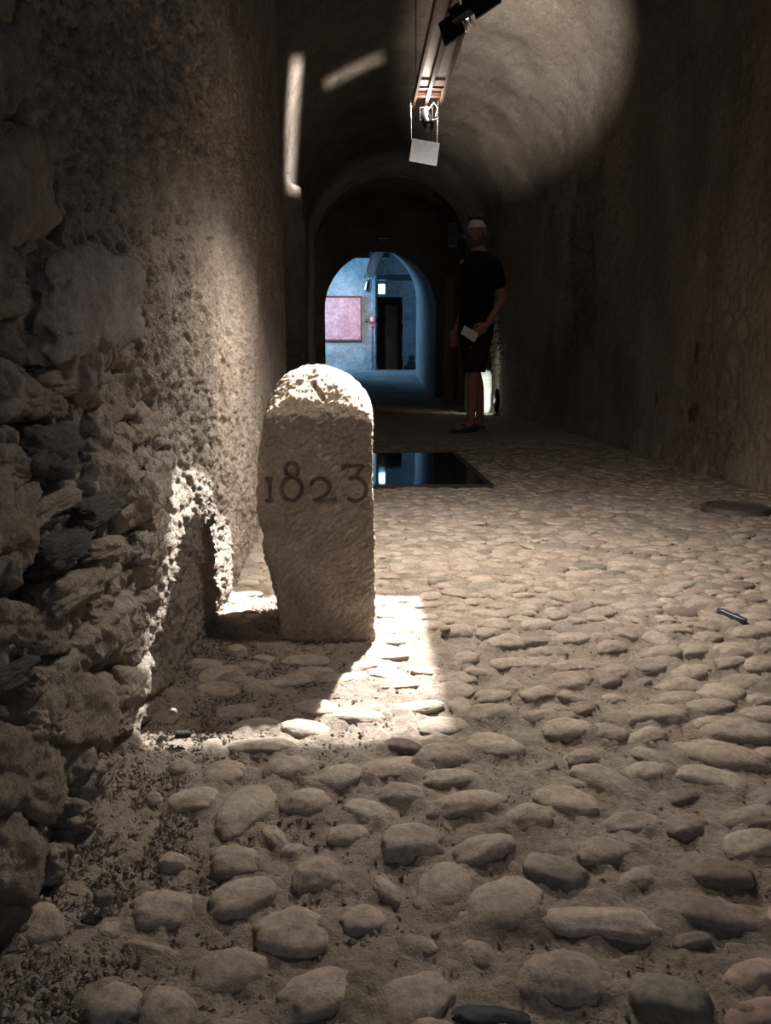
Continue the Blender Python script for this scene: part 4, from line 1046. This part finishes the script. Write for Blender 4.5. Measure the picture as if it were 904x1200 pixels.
def cap(name, zlo, zhi, grow, cond, mat, rough=0.0):
    """shell around the head between two heights (head frame), kept where cond(x,y,z)"""
    V, Fc = head_mesh()
    inv = HR.transposed()
    L = [inv @ (v - HC) for v in V]
    keep = [cond(p) for p in L]
    rs = np.random.default_rng(5).random(len(L)) * rough
    V2 = [HC + HR @ (p * (1 + (grow + r_) / max(p.length, .01))) for p, r_ in zip(L, rs)]
    F2 = [f for f in Fc if all(keep[i] for i in f)]
    used = sorted({i for f in F2 for i in f}); mp = {u: k for k, u in enumerate(used)}
    Vo = [V2[u] for u in used] ; Fo = [tuple(mp[i] for i in f) for f in F2]
    n0 = len(Vo)
    me = bpy.data.meshes.new(name); me.from_pydata([tuple(p) for p in Vo], [], Fo); me.update()
    me.polygons.foreach_set('use_smooth', np.ones(len(me.polygons), bool))
    o = obj(name, me, mat, man)
    so = o.modifiers.new('solid', 'SOLIDIFY'); so.thickness = grow * 1.2; so.offset = -1
    return o
cap('headband', 0, 0, .006, lambda p: p.z > .022 + .25 * max(0, p.y) * .2 and p.z < .085 - .2 * max(0, p.y), M['band'])
cap('hair', 0, 0, .008, lambda p: (p.z > .080 - .3 * max(0, p.y)) or (p.y > .02 and p.z > -.085 and p.z < .03), M['hair'], .004)
cap('beard', 0, 0, .007, lambda p: p.y < -.005 and ((p.z < -.066) or (p.z < -.010 and abs(p.x) > .050) or (p.z < -.038 and abs(p.x) > .020) or (-.052 < p.z < -.036 and abs(p.x) < .03)), M['beard'], .006)
sg = obj('sunglasses', join_pydata('sunglasses', [ellipsoid(HC + HR @ Vector((s * .034, -.055, .108)), (.030, .012, .020), 12, 8, HR @ Matrix.Rotation(R(-50), 3, 'X')) for s in (-1, 1)] + [tube([HC + HR @ Vector((s * .064, -.05, .105)), HC + HR @ Vector((s * .080, .02, .06))], .003, 6) for s in (-1, 1)]), M['lens'], man)

def rings(rows, n=24):
    """closed loft of flattened rings: z, x radius, y radius, x, y"""
    V, Fc = [], []
    for z, rx, ry, ox, oy in rows:
        for k in range(n):
            a = 2 * math.pi * k / n
            ca, sa = math.cos(a), math.sin(a)
            V.append((ox + rx * math.copysign(abs(ca) ** 0.85, ca), oy + ry * math.copysign(abs(sa) ** 0.85, sa), z))
    m = len(rows)
    for i in range(m - 1):
        for k in range(n): Fc.append((i * n + k, i * n + (k + 1) % n, (i + 1) * n + (k + 1) % n, (i + 1) * n + k))
    Fc.append(tuple(range(n))[::-1]); Fc.append(tuple((m - 1) * n + k for k in range(n)))
    return V, Fc
tee_parts = [rings([(.800, .160, .122, 0, -.004), (.805, .168, .130, 0, -.004), (.93, .166, .130, 0, -.002), (1.06, .160, .128, 0, -.006), (1.20, .170, .134, 0, 0), (1.30, .176, .130, 0, .006), (1.38, .172, .112, 0, .012), (1.435, .148, .100, 0, .012), (1.472, .100, .084, 0, .012), (1.492, .070, .070, 0, .008)])]
for s, y1 in ((1, .062), (-1, .034)):
    tee_parts.append(tube([(s * .120, .012, 1.385), (s * .178, .015, 1.375), (s * .205, .04, 1.30), (s * .216, y1, 1.225)], [.070, .074, .070, .066], 16))
obj('tee_shirt', join_pydata('tee_shirt', tee_parts), M['tee'], man)
sho = [rings([(.78, .150, .112, 0, 0), (.80, .160, .122, 0, 0), (.88, .160, .122, 0, 0), (.95, .150, .116, 0, 0)]),
       rings([(.495, .084, .088, .100, -.078), (.50, .088, .092, .100, -.078), (.68, .096, .104, .092, -.052), (.80, .092, .112, .078, -.012), (.88, .080, .105, .070, 0)]),
       rings([(.495, .084, .088, -.092, .052), (.50, .088, .092, -.092, .052), (.68, .096, .104, -.086, .03), (.80, .092, .112, -.078, .008), (.88, .080, .105, -.070, 0)])]
obj('shorts', join_pydata('shorts', sho), M['shorts'], man)
obj('pocket_label', box_mesh('pocket_label', (.168, -.16, .70), (.012, .004, .005), Matrix.Rotation(R(40), 3, 'Z')), M['band'], man)
for cxs, cys in ((.107, -.175), (-.10, .055)):
    outl = []
    n = 28
    Vs, Fs = [], []
    for zz in (0.0, 0.016):
        for k in range(n):
            a = 2 * math.pi * k / n
            yy = math.cos(a) * .142; ww = .043 + .008 * (-math.cos(a))
            Vs.append((cxs + math.sin(a) * ww, cys + yy * 1.0, zz))
    for k in range(n): Fs.append((k, (k + 1) % n, n + (k + 1) % n, n + k))
    Fs.append(tuple(range(n))[::-1]); Fs.append(tuple(range(n, 2 * n)))
    fl = obj('flip_flop', join_pydata('flip_flop', [(Vs, Fs)], False), M['sandal'], man)
    obj('strap', join_pydata('strap', [tube([(cxs - .045, cys + .02, .018), (cxs - .025, cys - .03, .062), (cxs, cys - .075, .05), (cxs, cys - .085, .016)], .006, 6), tube([(cxs + .045, cys + .02, .018), (cxs + .025, cys - .03, .062), (cxs, cys - .075, .05)], .006, 6)]), M['sandal'], fl)

# folded leaflet held in the hand
w = man.matrix_basis @ Vector((.150, -.135, .800)) if False else Matrix.Translation((1.035, 6.72, 0.006)) @ Matrix.Rotation(R(-64.5), 4, 'Z') @ Vector((.160, -.140, .812))
lf = empty('leaflet', w)
tag(lf, 'white folded leaflet held in the hand of the standing person', 'leaflet')
M['paper'] = plain('white_paper', (0.72, 0.72, 0.74), 0.5)
rr = Matrix.Rotation(R(28), 3, 'Y') @ Matrix.Rotation(R(-25), 3, 'X')
obj('sheet', box_mesh('sheet', (-.03, -.016, 0), (.135, .003, .085), rr), M['paper'], lf)
obj('fold', box_mesh('fold', (-.034, -.022, -.006), (.125, .003, .075), rr @ Matrix.Rotation(R(6), 3, 'Y')), M['paper'], lf)
